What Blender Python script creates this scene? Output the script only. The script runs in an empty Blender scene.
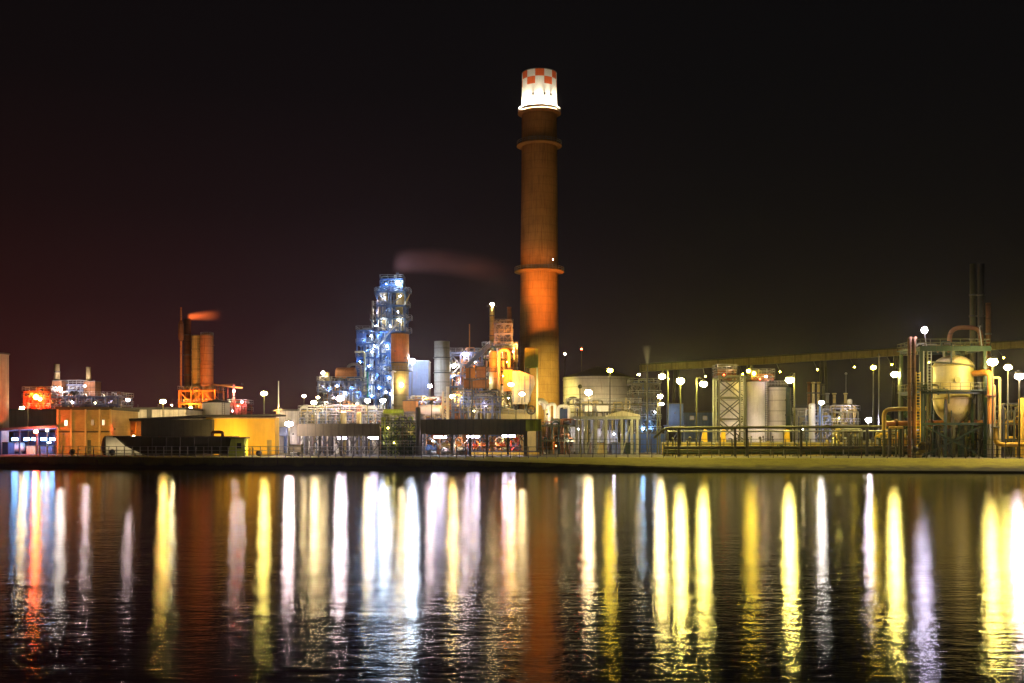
import bpy, bmesh, math, random
from mathutils import Vector, Matrix
random.seed(7)
R = math.radians
SC = bpy.context.scene
COL = SC.collection
F = 1100.0          # focal length in pixels
HY = 440.0          # horizon row
EYE = 5.0           # eye height above the water
G = 2.0             # level of the quay

def X(px, Y): return (px - 512.0) / F * Y
def Z(py, Y): return EYE + (HY - py) / F * Y
def P(px, py, Y): return Vector((X(px, Y), Y, Z(py, Y)))
def U(n, Y): return n * Y / F          # n pixels in metres at depth Y
def edge(x): return 180.0 - 0.2 * x     # the water's edge

# ------------------------------------------------------------------ mesh builder
class MB:
    def __init__(s):
        s.v = []; s.f = []; s.sm = []; s.mi = []
    def add(s, vs, fs, smooth=False, mi=0):
        b = len(s.v)
        s.v += [Vector(v) for v in vs]
        for f in fs:
            s.f.append([b + i for i in f]); s.sm.append(smooth); s.mi.append(mi)
        return s
    def box(s, c, d, rz=0.0, mi=0):
        c = Vector(c); x, y, z = d[0] / 2, d[1] / 2, d[2] / 2
        m = Matrix.Rotation(rz, 3, 'Z')
        vs = [c + m @ Vector((sx * x, sy * y, sz * z)) for sz in (-1, 1) for sy in (-1, 1) for sx in (-1, 1)]
        return s.add(vs, [(0, 2, 3, 1), (4, 5, 7, 6), (0, 1, 5, 4), (2, 6, 7, 3), (0, 4, 6, 2), (1, 3, 7, 5)], False, mi)
    def span(s, a, b, mi=0):
        a = Vector(a); b = Vector(b)
        return s.box((a + b) / 2, [abs(b[i] - a[i]) for i in range(3)], 0, mi)
    def beam(s, p, q, w, h=None):
        p = Vector(p); q = Vector(q); h = h or w
        t = (q - p).normalized()
        up = Vector((0, 0, 1)) if abs(t.z) < 0.95 else Vector((0, 1, 0))
        a = t.cross(up).normalized(); b = a.cross(t)
        vs = [e + a * (sx * w / 2) + b * (sy * h / 2) for e in (p, q) for sx, sy in ((-1, -1), (1, -1), (1, 1), (-1, 1))]
        return s.add(vs, [(0, 1, 2, 3), (7, 6, 5, 4), (0, 4, 5, 1), (1, 5, 6, 2), (2, 6, 7, 3), (3, 7, 4, 0)])
    def tube(s, p, q, r, n=8, r2=None):
        return s.path([p, q], r, n, 0, r2)
    def path(s, pts, r, n=8, corner=0.0, r2=None):
        pts = [Vector(p) for p in pts]
        if corner > 0 and len(pts) > 2:
            out = [pts[0]]
            for i in range(1, len(pts) - 1):
                a, b, c = pts[i - 1], pts[i], pts[i + 1]
                k = min(corner, (a - b).length * .49, (c - b).length * .49)
                p0 = b + (a - b).normalized() * k; p1 = b + (c - b).normalized() * k
                for j in range(6):
                    t = j / 5
                    out.append(p0 * (1 - t) ** 2 + b * 2 * t * (1 - t) + p1 * t * t)
            out.append(pts[-1]); pts = out
        rings = []; a = None
        for i, p in enumerate(pts):
            if i == 0: t = pts[1] - p
            elif i == len(pts) - 1: t = p - pts[i - 1]
            else: t = (pts[i + 1] - p).normalized() + (p - pts[i - 1]).normalized()
            t = t.normalized()
            if a is None:
                up = Vector((0, 0, 1)) if abs(t.z) < 0.9 else Vector((0, 1, 0))
                a = t.cross(up).normalized()
            else:
                a = (a - t * a.dot(t)).normalized()
            b = t.cross(a)
            rr = r if r2 is None else r + (r2 - r) * i / (len(pts) - 1)
            rings.append([p + (a * math.cos(k * 2 * math.pi / n) + b * math.sin(k * 2 * math.pi / n)) * rr for k in range(n)])
        vs = [v for g in rings for v in g]; fs = []
        for i in range(len(rings) - 1):
            for k in range(n):
                fs.append((i * n + k, i * n + (k + 1) % n, (i + 1) * n + (k + 1) % n, (i + 1) * n + k))
        s.add(vs, fs, n > 5)
        m = len(rings) - 1
        s.add(rings[0], [tuple(range(n))[::-1]]); s.add(rings[m], [tuple(range(n))])
        return s
    def lathe(s, c, prof, n=32, smooth=True, axis=None, mi=0):
        """prof: (radius, height) pairs round the vertical through c, or round the given axis"""
        c = Vector(c)
        ax = Vector(axis).normalized() if axis is not None else Vector((0, 0, 1))
        up = Vector((0, 0, 1)) if abs(ax.z) < .9 else Vector((0, 1, 0))
        a = ax.cross(up).normalized(); b = ax.cross(a)
        vs = []; fs = []
        for r, h in prof:
            for k in range(n):
                t = 2 * math.pi * k / n
                vs.append(c + ax * h + (a * math.cos(t) + b * math.sin(t)) * max(r, .001))
        for i in range(len(prof) - 1):
            for k in range(n):
                fs.append((i * n + k, i * n + (k + 1) % n, (i + 1) * n + (k + 1) % n, (i + 1) * n + k))
        return s.add(vs, fs, smooth, mi)
    def ball(s, c, r, sub=2, sq=(1, 1, 1)):
        bm = bmesh.new(); bmesh.ops.create_icosphere(bm, subdivisions=sub, radius=r)
        bm.verts.ensure_lookup_table()
        vs = [Vector(c) + Vector((v.co.x * sq[0], v.co.y * sq[1], v.co.z * sq[2])) for v in bm.verts]
        fs = [[v.index for v in f.verts] for f in bm.faces]
        bm.free()
        return s.add(vs, fs, True)
    def prism(s, front, y0, y1):
        """outline of (x, z) pairs extruded from depth y0 to y1"""
        n = len(front)
        vs = [Vector((x, y0, z)) for x, z in front] + [Vector((x, y1, z)) for x, z in front]
        fs = [tuple(range(n))[::-1], tuple(range(n, 2 * n))]
        fs += [(i, (i + 1) % n, n + (i + 1) % n, n + i) for i in range(n)]
        return s.add(vs, fs)

ORG = {}
def link(name, mb, mats, parent=None, origin=None):
    if parent is not None: origin = ORG[parent.name]
    if origin is None:
        lo = Vector([min(v[i] for v in mb.v) for i in range(3)]); hi = Vector([max(v[i] for v in mb.v) for i in range(3)])
        origin = Vector(((lo.x + hi.x) / 2, (lo.y + hi.y) / 2, lo.z))
    me = bpy.data.meshes.new(name)
    me.from_pydata([v - origin for v in mb.v], [], mb.f)
    if not isinstance(mats, (list, tuple)): mats = [mats]
    for m in mats: me.materials.append(m)
    me.polygons.foreach_set('use_smooth', mb.sm)
    me.polygons.foreach_set('material_index', mb.mi)
    bm = bmesh.new(); bm.from_mesh(me)
    bmesh.ops.recalc_face_normals(bm, faces=bm.faces); bm.to_mesh(me); bm.free()
    me.update()
    o = bpy.data.objects.new(name, me); COL.objects.link(o)
    ORG[o.name] = origin
    if parent is not None: o.parent = parent
    else: o.location = origin
    return o
def tag(o, label, cat, group=None):
    o['label'] = label; o['category'] = cat; o['kind'] = 'thing'
    if group: o['group'] = group
    return o
def thing(name, label, cat, loc, group=None):
    o = bpy.data.objects.new(name, None); COL.objects.link(o)
    o.location = loc; o.empty_display_size = .5; ORG[o.name] = Vector(loc)
    return tag(o, label, cat, group)
def solo(name, mb, mat_, label, cat, group=None):
    return tag(link(name, mb, mat_), label, cat, group)
def struct(name, mb, mats):
    o = link(name, mb, mats, None, Vector((0, 0, 0))); o['kind'] = 'structure'; return o

# ------------------------------------------------------------------ materials
def nodes_of(name):
    m = bpy.data.materials.new(name); m.use_nodes = True
    nt = m.node_tree; nt.nodes.clear()
    out = nt.nodes.new('ShaderNodeOutputMaterial')
    return m, nt, nt.nodes.new, nt.links.new, out
def mat(name, col, rough=.6, metal=0.0, var=.3, scale=.6, rust=0.0, seams=0.0, ribs=0.0, bump=.15):
    m, nt, N, L, out = nodes_of(name)
    b = N('ShaderNodeBsdfPrincipled'); L(b.outputs[0], out.inputs[0])
    b.inputs['Roughness'].default_value = rough; b.inputs['Metallic'].default_value = metal
    tc = N('ShaderNodeTexCoord')
    n1 = N('ShaderNodeTexNoise'); n1.inputs['Scale'].default_value = scale; n1.inputs['Detail'].default_value = 6
    n1.inputs['Roughness'].default_value = .65
    L(tc.outputs['Object'], n1.inputs['Vector'])
    mp = N('ShaderNodeMapping'); mp.inputs['Scale'].default_value = (2.2, 2.2, .12); L(tc.outputs['Object'], mp.inputs['Vector'])
    n2 = N('ShaderNodeTexNoise'); n2.inputs['Scale'].default_value = 1.0; n2.inputs['Detail'].default_value = 5; L(mp.outputs[0], n2.inputs['Vector'])
    mx = N('ShaderNodeMix'); mx.data_type = 'RGBA'
    mx.inputs['A'].default_value = (*[c * (1 - var) for c in col], 1)
    mx.inputs['B'].default_value = (*[min(1, c * (1 + var * .7)) for c in col], 1)
    ad = N('ShaderNodeMath'); ad.operation = 'ADD'; L(n1.outputs[0], ad.inputs[0]); L(n2.outputs[0], ad.inputs[1])
    mr = N('ShaderNodeMapRange'); mr.inputs[1].default_value = .7; mr.inputs[2].default_value = 1.3; L(ad.outputs[0], mr.inputs[0])
    L(mr.outputs[0], mx.inputs['Factor'])
    cur = mx.outputs['Result']
    if rust > 0:
        r = N('ShaderNodeMix'); r.data_type = 'RGBA'; L(cur, r.inputs['A']); r.inputs['B'].default_value = (.16, .065, .025, 1)
        k = N('ShaderNodeMapRange'); k.inputs[1].default_value = .62 - rust * .25; k.inputs[2].default_value = .78 - rust * .2
        k.inputs[4].default_value = .85; L(n2.outputs[0], k.inputs[0]); L(k.outputs[0], r.inputs['Factor'])
        cur = r.outputs['Result']
    h = n1.outputs[0]
    if seams > 0 or ribs > 0:
        sx = N('ShaderNodeSeparateXYZ'); L(tc.outputs['Object'], sx.inputs[0])
        pitch = seams if seams > 0 else ribs
        if seams > 0: src = sx.outputs['Z']
        else:
            a2 = N('ShaderNodeMath'); a2.operation = 'ADD'; L(sx.outputs['X'], a2.inputs[0]); L(sx.outputs['Y'], a2.inputs[1]); src = a2.outputs[0]
        d = N('ShaderNodeMath'); d.operation = 'DIVIDE'; L(src, d.inputs[0]); d.inputs[1].default_value = pitch
        fr = N('ShaderNodeMath'); fr.operation = 'FRACT'; L(d.outputs[0], fr.inputs[0])
        lt = N('ShaderNodeMath'); lt.operation = 'LESS_THAN'; L(fr.outputs[0], lt.inputs[0]); lt.inputs[1].default_value = .12
        ml = N('ShaderNodeMix'); ml.data_type = 'RGBA'; L(cur, ml.inputs['A'])
        ml.inputs['B'].default_value = (*[c * .45 for c in col], 1)
        f2 = N('ShaderNodeMath'); f2.operation = 'MULTIPLY'; L(lt.outputs[0], f2.inputs[0]); f2.inputs[1].default_value = .3 if name.startswith('chimney') else .55
        L(f2.outputs[0], ml.inputs['Factor']); cur = ml.outputs['Result']
    L(cur, b.inputs['Base Color'])
    if bump > 0:
        bp = N('ShaderNodeBump'); bp.inputs['Strength'].default_value = bump; bp.inputs['Distance'].default_value = .1
        L(h, bp.inputs['Height']); L(bp.outputs[0], b.inputs['Normal'])
    return m
def brick_mat(name, c1, c2, mortar, sx=.5, sy=.25):
    m, nt, N, L, out = nodes_of(name)
    b = N('ShaderNodeBsdfPrincipled'); L(b.outputs[0], out.inputs[0]); b.inputs['Roughness'].default_value = .85
    tc = N('ShaderNodeTexCoord'); mp = N('ShaderNodeMapping'); mp.inputs['Rotation'].default_value = (R(90), 0, 0)
    L(tc.outputs['Object'], mp.inputs['Vector'])
    br = N('ShaderNodeTexBrick'); L(mp.outputs[0], br.inputs['Vector'])
    br.inputs['Color1'].default_value = (*c1, 1); br.inputs['Color2'].default_value = (*c2, 1); br.inputs['Mortar'].default_value = (*mortar, 1)
    br.inputs['Scale'].default_value = 1; br.inputs['Brick Width'].default_value = sx; br.inputs['Row Height'].default_value = sy
    br.inputs['Mortar Size'].default_value = .015
    n = N('ShaderNodeTexNoise'); n.inputs['Scale'].default_value = .5; n.inputs['Detail'].default_value = 6; L(tc.outputs['Object'], n.inputs['Vector'])
    k = N('ShaderNodeMapRange'); k.inputs[3].default_value = .55; k.inputs[4].default_value = 1.35; L(n.outputs[0], k.inputs[0])
    mx = N('ShaderNodeMix'); mx.data_type = 'RGBA'; mx.blend_type = 'MULTIPLY'; mx.inputs['Factor'].default_value = 1
    L(br.outputs[0], mx.inputs['A']); L(k.outputs[0], mx.inputs['B']); L(mx.outputs['Result'], b.inputs['Base Color'])
    return m
EM = {}
def glow(name, col, s):
    key = (name, s)
    if key not in EM:
        m, nt, N, L, out = nodes_of(name)
        e = N('ShaderNodeEmission'); e.inputs[0].default_value = (*col, 1); e.inputs[1].default_value = s
        L(e.outputs[0], out.inputs[0]); EM[key] = m
    return EM[key]
LC = dict(sodium=(1, .62, .14), lime=(1, .79, .18), gold=(1, .68, .05), warm=(1, .74, .36), pink=(1, .74, .74), white=(1, .9, .8), cool=(.72, .84, 1),
          blue=(.24, .52, 1), orange=(1, .24, .02), red=(1, .07, .025), violet=(.86, .74, 1))

M = dict(
    steel=mat('dark_steel', (.10, .10, .10), .5, .3, rust=.2),
    olive=mat('olive_steel', (.12, .12, .06), .55, .2, rust=.25),
    green=mat('green_steel', (.018, .042, .03), .5, .1, rust=.15),
    grey=mat('galvanised_steel', (.35, .36, .38), .45, .5, rust=.1),
    pale=mat('pale_paint', (.62, .60, .56), .5, 0, var=.18, rust=.08, seams=2.4),
    white=mat('white_paint', (.74, .73, .70), .45, 0, var=.14, rust=.05),
    cream=mat('cream_paint', (.60, .50, .25), .45, 0, var=.16, rust=.1),
    bluep=mat('blue_paint', (.055, .11, .26), .5, .1, rust=.06),
    navy=mat('navy_cladding', (.05, .09, .24), .55, .1, ribs=.8),
    bluegrey=mat('blue_grey_paint', (.14, .18, .32), .5, .1, rust=.08),
    red=mat('red_paint', (.30, .05, .03), .5, 0, rust=.2),
    orange=mat('orange_paint', (.60, .24, .05), .5, 0, rust=.15),
    yellow=mat('yellow_paint', (.72, .46, .05), .5, 0, rust=.08),
    khaki=mat('khaki_paint', (.38, .30, .10), .6, 0, rust=.15, seams=3.0),
    lime=mat('lime_paint', (.30, .38, .05), .5, 0, rust=.1),
    brown=mat('rusty_steel', (.17, .075, .03), .7, .2, rust=.5, seams=2.5),
    terracotta=mat('terracotta_lagging', (.44, .19, .08), .6, .1, rust=.2, seams=2.2),
    concrete=mat('concrete', (.36, .34, .30), .85, 0, scale=.4, seams=3.2, bump=.4),
    asphalt=mat('asphalt', (.085, .08, .07), .9, 0, scale=.25, bump=.5),
    yard=mat('yard_concrete', (.17, .16, .13), .9, 0, scale=.15, bump=.5),
    quay=mat('quay_concrete', (.50, .41, .07), .9, 0, scale=.5, rust=.1, bump=.6),
    darkclad=mat('dark_cladding', (.055, .055, .045), .7, 0, ribs=.9),
    pclad=mat('pale_cladding', (.50, .46, .38), .6, 0, ribs=1.1),
    wclad=mat('white_cladding', (.46, .45, .44), .6, 0, ribs=1.4),
    yclad=mat('yellow_render', (.80, .50, .05), .7, 0, var=.12),
    fascia=mat('dark_fascia', (.11, .095, .045), .7, 0, ribs=1.5),
    roof=mat('roofing_felt', (.05, .048, .045), .9, 0),
    brick=brick_mat('brickwork', (.34, .24, .11), (.40, .29, .13), (.25, .20, .13)),
    redbrick=brick_mat('red_brickwork', (.36, .16, .08), (.42, .20, .10), (.25, .18, .13)),
    pilaster=mat('pale_render', (.46, .38, .22), .8, 0),
    glass=mat('dark_glass', (.02, .025, .03), .12, 0, bump=0),
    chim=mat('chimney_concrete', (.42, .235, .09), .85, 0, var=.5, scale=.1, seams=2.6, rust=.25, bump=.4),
    chw=mat('chimney_white', (.82, .80, .76), .6, 0, var=.1),
    chr=mat('chimney_red', (.74, .13, .03), .6, 0, var=.15),
    gallery=mat('gallery_cladding', (.36, .30, .12), .7, 0, ribs=6.0),
    bark=mat('bark', (.09, .06, .04), .9, 0),
    leaf=mat('leaf', (.06, .12, .03), .7, 0, scale=1.5),
)

def bank_mat():
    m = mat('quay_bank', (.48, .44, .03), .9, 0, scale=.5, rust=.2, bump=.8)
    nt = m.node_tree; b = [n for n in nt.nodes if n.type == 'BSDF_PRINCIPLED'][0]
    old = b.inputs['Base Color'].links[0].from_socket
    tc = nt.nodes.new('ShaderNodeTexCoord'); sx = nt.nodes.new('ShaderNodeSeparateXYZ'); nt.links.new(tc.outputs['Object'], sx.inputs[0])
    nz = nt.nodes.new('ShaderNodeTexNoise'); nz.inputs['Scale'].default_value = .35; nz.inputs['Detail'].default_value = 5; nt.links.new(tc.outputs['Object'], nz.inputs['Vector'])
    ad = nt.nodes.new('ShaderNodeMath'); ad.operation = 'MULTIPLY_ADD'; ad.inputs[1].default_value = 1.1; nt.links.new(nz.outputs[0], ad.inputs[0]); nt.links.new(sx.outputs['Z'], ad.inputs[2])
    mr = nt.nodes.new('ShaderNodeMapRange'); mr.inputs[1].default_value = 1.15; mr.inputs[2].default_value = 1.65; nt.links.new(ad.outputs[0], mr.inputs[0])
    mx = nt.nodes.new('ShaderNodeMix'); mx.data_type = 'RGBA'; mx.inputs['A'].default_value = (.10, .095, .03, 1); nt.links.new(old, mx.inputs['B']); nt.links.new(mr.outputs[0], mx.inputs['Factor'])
    nt.links.new(mx.outputs['Result'], b.inputs['Base Color'])      # dark olive below an uneven line just above the water
    return m
M['bank'] = bank_mat()
KL = .42            # one dimmer for every lamp
# ------------------------------------------------------------------ builders
def beam(par, name, p, q, w, m): return link(name, MB().beam(p, q, w), m, par)
def pipe(par, pts, r, m, corner=0.0, name='pipe', n=8): return link(name, MB().path(pts, r, n, corner), m, par)
def bulb(par, c, col='white', L=300.0, r=.4, name='floodlight', hood=None):
    shield = name != 'lamp_globe' and col != 'gold' and r < .45 and random.random() < (.6 if r > .28 else .85)
    if r < .45 and name != 'lamp_globe' and col != 'gold': L, r = L / .3, r * .55
    if hood is not None: shield = hood
    o = link(name, MB().ball(c, r, 2, (1.08, 1.08, random.uniform(.62, .95)) if name == 'lamp_globe' else (1, 1, 1)), glow('lamp_' + col, LC[col], round(L * KL, 2)), par)
    if shield:      # added shell on the camera side, hides the bulb from view and water
        q = 1.5 * r
        h = link('bulb_shield', MB().lathe(Vector(c), [(q * math.cos(k * math.pi / 10), q * math.sin(k * math.pi / 10)) for k in range(6)], 14, True, (0, -1, .12)), M['steel'], par)
        h.parent = o
    return o
def lamp_at(par, px, py, Y, col='white', L=300.0, r=.4): return bulb(par, P(px, py, Y), col, L, r)
def guard(par, x0, x1, y0, y1, z, m, step=2.0, w=.09, h=1.1, sides='fblr'):
    mb = MB()
    c = dict(f=((x0, y0), (x1, y0)), b=((x0, y1), (x1, y1)), l=((x0, y0), (x0, y1)), r=((x1, y0), (x1, y1)))
    for s in sides:
        (ax, ay), (bx, by) = c[s]
        n = max(1, round(math.hypot(bx - ax, by - ay) / step))
        for k in range(n + 1):
            t = k / n; x = ax + (bx - ax) * t; y = ay + (by - ay) * t
            mb.beam((x, y, z), (x, y, z + h), w)
        for hh in (h, h * .5): mb.beam((ax, ay, z + hh), (bx, by, z + hh), w)
    return link('guardrail', mb, m, par)
def ladder(par, x, y, z0, z1, m, w=.6, name='ladder'):
    mb = MB()
    for s in (-1, 1): mb.beam((x + s * w / 2, y, z0), (x + s * w / 2, y, z1), .1)
    z = z0 + .4
    while z < z1: mb.beam((x - w / 2, y, z), (x + w / 2, y, z), .07); z += .5
    return link(name, mb, m, par)
def stair(par, x0, x1, y, zs, m):
    for i in range(len(zs) - 1):
        a, b = (x0, x1) if i % 2 == 0 else (x1, x0)
        mb = MB()
        for yy in (y - .45, y + .45):
            mb.beam((a, yy, zs[i]), (b, yy, zs[i + 1]), .16)
            mb.beam((a, yy, zs[i] + 1), (b, yy, zs[i + 1] + 1), .07)
        n = max(3, int((zs[i + 1] - zs[i]) / .3))
        for k in range(n):
            t = (k + .5) / n
            mb.box((a + (b - a) * t, y, zs[i] + (zs[i + 1] - zs[i]) * t), (.28, .9, .05))
        link('stair_flight', mb, m, par)
def frame(name, label, px0, px1, Y, depth, ys, m, w=.32, deck=True, rails=True, brace='z', lamps=(), risers=0, pm=None, ladders=False, bays=1, stairs=False, base=None):
    """open steel structure: legs, beams, decks and guardrails at the rows ys (from the bottom up)"""
    x0, x1, y0, y1 = X(px0, Y), X(px1, Y), Y, Y + depth
    b = G if base is None else base
    t = thing(name, label, name.replace('_', ' '), ((x0 + x1) / 2, (y0 + y1) / 2, b))
    zs = [Z(q, Y) for q in ys]
    xs = [x0 + (x1 - x0) * k / bays for k in range(bays + 1)]
    for x in xs:
        for y in (y0, y1): beam(t, 'column', (x, y, b), (x, y, zs[-1]), w, m)
    for z in zs:
        for y in (y0, y1): beam(t, 'girder', (x0, y, z), (x1, y, z), w * .9, m)
        for x in (x0, x1): beam(t, 'girder', (x, y0, z), (x, y1, z), w * .9, m)
        if deck: link('deck', MB().box(((x0 + x1) / 2, (y0 + y1) / 2, z + w * .5 + .06), (x1 - x0 + .8, depth + .8, .1)), m, t)
        if rails: guard(t, x0 - .35, x1 + .35, y0 - .35, y1 + .35, z + w * .5 + .11, M['grey'])
    lev = [b] + zs
    if brace:
        for i in range(len(lev) - 1):
            for k in range(bays):
                a, c = xs[k], xs[k + 1]
                if 'z' in brace and (i + k) % 2: a, c = c, a
                for y in (y0, y1):
                    beam(t, 'brace', (a, y, lev[i]), (c, y, lev[i + 1]), w * .6, m)
                    if brace == 'x': beam(t, 'brace', (c, y, lev[i]), (a, y, lev[i + 1]), w * .6, m)
    if stairs and len(lev) > 1: stair(t, x0 + .4, x0 + min(3.6, (x1 - x0) * .8), y0 - 1.0, lev, M['grey'])
    if ladders: ladder(t, x1 - .7, y0 - .35, b, zs[-1], M['grey'])
    for k in range(risers):
        x = random.uniform(x0 + .3, x1 - .3); y = random.uniform(y0 - .1, y0 + depth * .6)
        zt = random.choice(lev[1:]) + random.uniform(.4, 1.6); zb = random.choice(lev[:-1]) if len(lev) > 2 else b
        if zb > zt - 2: zb = max(b, zt - 5)
        xe = min(max(x + random.uniform(-4, 4), x0), x1)
        pipe(t, [(x, y, zb), (x, y, zt), (xe, y, zt), (xe, y, zt - random.uniform(.5, 2.5))], random.uniform(.1, .24), random.choice(pm or [M['grey'], M['white'], M['terracotta']]), .5)
    for l in lamps: lamp_at(t, l[0], l[1], l[4] if len(l) > 4 else y0 - .45, l[2], l[3], .34 if len(l) < 6 else l[5])
    return t
def dome(r, z, h, n=6): return [(r * math.cos(k * math.pi / 2 / n), z + h * math.sin(k * math.pi / 2 / n)) for k in range(n + 1)]
def vessel(name, label, cat, px, w, pt, pb, Y, m, top='dome', pitch=.22, ring=None, lad=False, rails=False, nozzle=False, bands=()):
    r = U(w, Y) / 2; x = X(px, Y); zt = Z(pt, Y); zb = G if pb is None else max(G, Z(pb, Y))
    t = thing(name, label, cat, (x, Y, zb))
    h = dict(dome=r * .55, flat=.05, cone=r * pitch)[top]
    prof = [(0, 0), (r, 0), (r, zt - zb - h)]
    body = MB().lathe((x, Y, zb), prof, 40)
    link('shell', body, m, t)
    if top == 'dome': link('head', MB().lathe((x, Y, zb), dome(r * 1.004, zt - zb - h + .003, h) , 40), m, t)
    elif top == 'cone': link('roof', MB().lathe((x, Y, zb), [(r * 1.03, zt - zb - h - .12), (r * 1.03, zt - zb - h), (.4, zt - zb), (0, zt - zb)], 40), M['roof'] if m is not M['grey'] else m, t)
    else: link('rim', MB().lathe((x, Y, zb), [(r * 1.02, zt - zb - .35), (r * 1.06, zt - zb - .3), (r * 1.06, zt - zb), (r * .8, zt - zb), (r * .8, zt - zb - 2)], 40), M['steel'], t)
    for q in bands:
        z = Z(q, Y); link('stiffener_ring', MB().lathe((x, Y, z), [(r, -.12), (r + .16, -.12), (r + .16, .12), (r, .12)], 40), m, t)
    for q in (ring or ()):
        z = Z(q, Y); ro = r + 1.1
        link('platform', MB().lathe((x, Y, z), [(r, -.14), (ro, -.14), (ro, 0), (r, 0)], 32, False), M['steel'], t)
        link('guardrail', ringrail(x, Y, z, ro - .06), M['grey'], t)
    if rails: link('guardrail', ringrail(x, Y, zt - h * (0 if top == 'flat' else .98), r * .97), M['grey'], t)
    if lad: ladder(t, x + r * .75, Y - r * .68 - .25, zb, zt - h, M['steel'])
    if nozzle:
        link('nozzle', MB().tube((x, Y - r * .9, zb + (zt - zb) * .35), (x, Y - r - .45, zb + (zt - zb) * .35), .28, 12), M['grey'], t)
        pipe(t, [(x - r * .3, Y, zt - .1), (x - r * .3, Y, zt + 1.2), (x + r + .5, Y - r * .4, zt + 1.2), (x + r + .5, Y - r * .4, zb + .2)], .2, M['grey'], .7)
    return t
def ringrail(x, y, z, r, h=1.1, w=.09, n=20):
    mb = MB(); pts = [(x + r * math.cos(k * 2 * math.pi / n), y + r * math.sin(k * 2 * math.pi / n)) for k in range(n)]
    for i in range(n):
        a, b = pts[i], pts[(i + 1) % n]
        mb.beam((*a, z), (*a, z + h), w)
        for hh in (h, h / 2): mb.beam((*a, z + hh), (*b, z + hh), w)
    return mb
def drum(name, label, cat, px, py, length, dia, Y, m, ang=0.0, cap=None, saddle=True, base=None):
    """horizontal drum on two saddles; length and dia in pixels"""
    r = U(dia, Y) / 2; L = U(length, Y); c = P(px, py, Y); ax = Vector((math.cos(ang), math.sin(ang), 0))
    b = G if base is None else base
    t = thing(name, label, cat, (c.x, c.y, b if saddle else c.z - r))
    link('shell', MB().lathe(c, [(r, -L / 2), (r, L / 2)], 32, True, ax), m, t)
    for s in (-1, 1):
        link('end_cap', MB().lathe(c + ax * (s * (L / 2 - .003)), [(r * math.cos(k * math.pi / 12), s * .4 * r * math.sin(k * math.pi / 12)) for k in range(7)], 32, True, ax), cap or m, t)
        if saddle: link('saddle', MB().box(c + ax * (s * L * .28) + Vector((0, 0, -(c.z - b) / 2 - r * .2)), (.5, r * 1.5, max(.2, c.z - b - r * .4)), ang), M['concrete'], t)
    return t
def mast(px, py, Y, col, L, label, arm=0.0, r=.46, base=None, hm='olive', group=None, name='street_lamp'):
    c = P(px, py, Y); x = X(px + arm, Y) if arm else c.x
    if name == 'street_lamp': L *= .9
    t = thing(name, label, 'lamp', (x, Y, G if base is None else base), group)
    b = G if base is None else base
    top = c.z + (r + .55 if arm else -r * .3)
    link('post', MB().tube((x, Y + .05, b), (x, Y + .05, top), .17, 8, .10), M[hm], t)
    link('foot_plate', MB().box((x, Y + .05, b + .12), (.8, .8, .24)), M['concrete'], t)
    if arm: link('arm', MB().path([(x, Y + .05, top - .2), (x + (c.x - x) * .5, Y, top + .15), (c.x, Y, c.z + r + .2)], .07, 6), M[hm], t)
    link('lamp_head', MB().lathe((c.x, Y, c.z), [(r * .55, r * .75), (r * 1.05, r * .62), (r * .9, r * .95), (.08, r * 1.25), (0, r * 1.25)], 14), M['steel'], t)
    bulb(t, (c.x, Y, c.z), col, L * 1.8, r, 'lamp_globe', name != 'street_lamp')
    return t
def spot(par, p, target, col, W, ang=40, blend=.5, size=.5):
    """a floodlight fixture: housing, lens and the light it throws"""
    p = Vector(p); d = (Vector(target) - p).normalized()
    link('floodlight', MB().lathe(p, [(0, -.75), (.35, -.72), (.5, -.1), (.58, .12), (.52, .12), (.46, -.05), (0, -.06)], 16, True, d), M['steel'], par)
    l = bpy.data.lights.new('floodlight_beam', 'SPOT'); l.energy = W; l.color = LC[col]; l.spot_size = R(ang); l.spot_blend = blend; l.shadow_soft_size = size * .5
    o = bpy.data.objects.new('floodlight_beam', l); COL.objects.link(o)
    o.parent = par; o.location = p + d * .25 - ORG[par.name]; o.rotation_euler = d.to_track_quat('-Z', 'Y').to_euler()
def building(name, label, px0, px1, pt, Y, depth, m, roof_over=.4, roof_h=.5, windows=(), doors=(), roofm=None, cat='building', slope=0.0):
    x0, x1, zt = X(px0, Y), X(px1, Y), Z(pt, Y)
    t = thing(name, label, cat, ((x0 + x1) / 2, Y + depth / 2, G))
    link('wall', MB().span((x0, Y, G), (x1, Y + depth, zt - roof_h)), m, t)
    link('roof', MB().prism([(x0 - roof_over, zt - roof_h + .003 - slope), (x1 + roof_over, zt - roof_h + .003), (x1 + roof_over, zt), (x0 - roof_over, zt - slope)], Y - roof_over, Y + depth + roof_over), roofm or M['roof'], t)
    for a, b, c, d, lit in windows:
        wx0, wx1, wz0, wz1 = X(a, Y), X(b, Y), Z(d, Y), Z(c, Y)
        mb = MB()
        for p, q in (((wx0, wz0), (wx1, wz0)), ((wx0, wz1), (wx1, wz1)), ((wx0, wz0), (wx0, wz1)), ((wx1, wz0), (wx1, wz1)), (((wx0 + wx1) / 2, wz0), ((wx0 + wx1) / 2, wz1))):
            mb.beam((p[0], Y - .06, p[1]), (q[0], Y - .06, q[1]), .14)
        w = link('window', mb, M['pilaster'], t)
        link('pane', MB().span((wx0, Y - .045, wz0), (wx1, Y - .02, wz1)), glow('lit_window', (1, .86, .6), lit) if lit else M['glass'], w)
    for a, b, c, dm in doors:
        dx0, dx1, dz = X(a, Y), X(b, Y), Z(c, Y)
        d = link('door', MB().span((dx0, Y - .07, G + .02), (dx1, Y - .015, dz)), dm, t)
        link('handle', MB().box((dx1 - .2, Y - .12, G + 1.1), (.05, .1, .3)), M['grey'], d)
    return t
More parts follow.
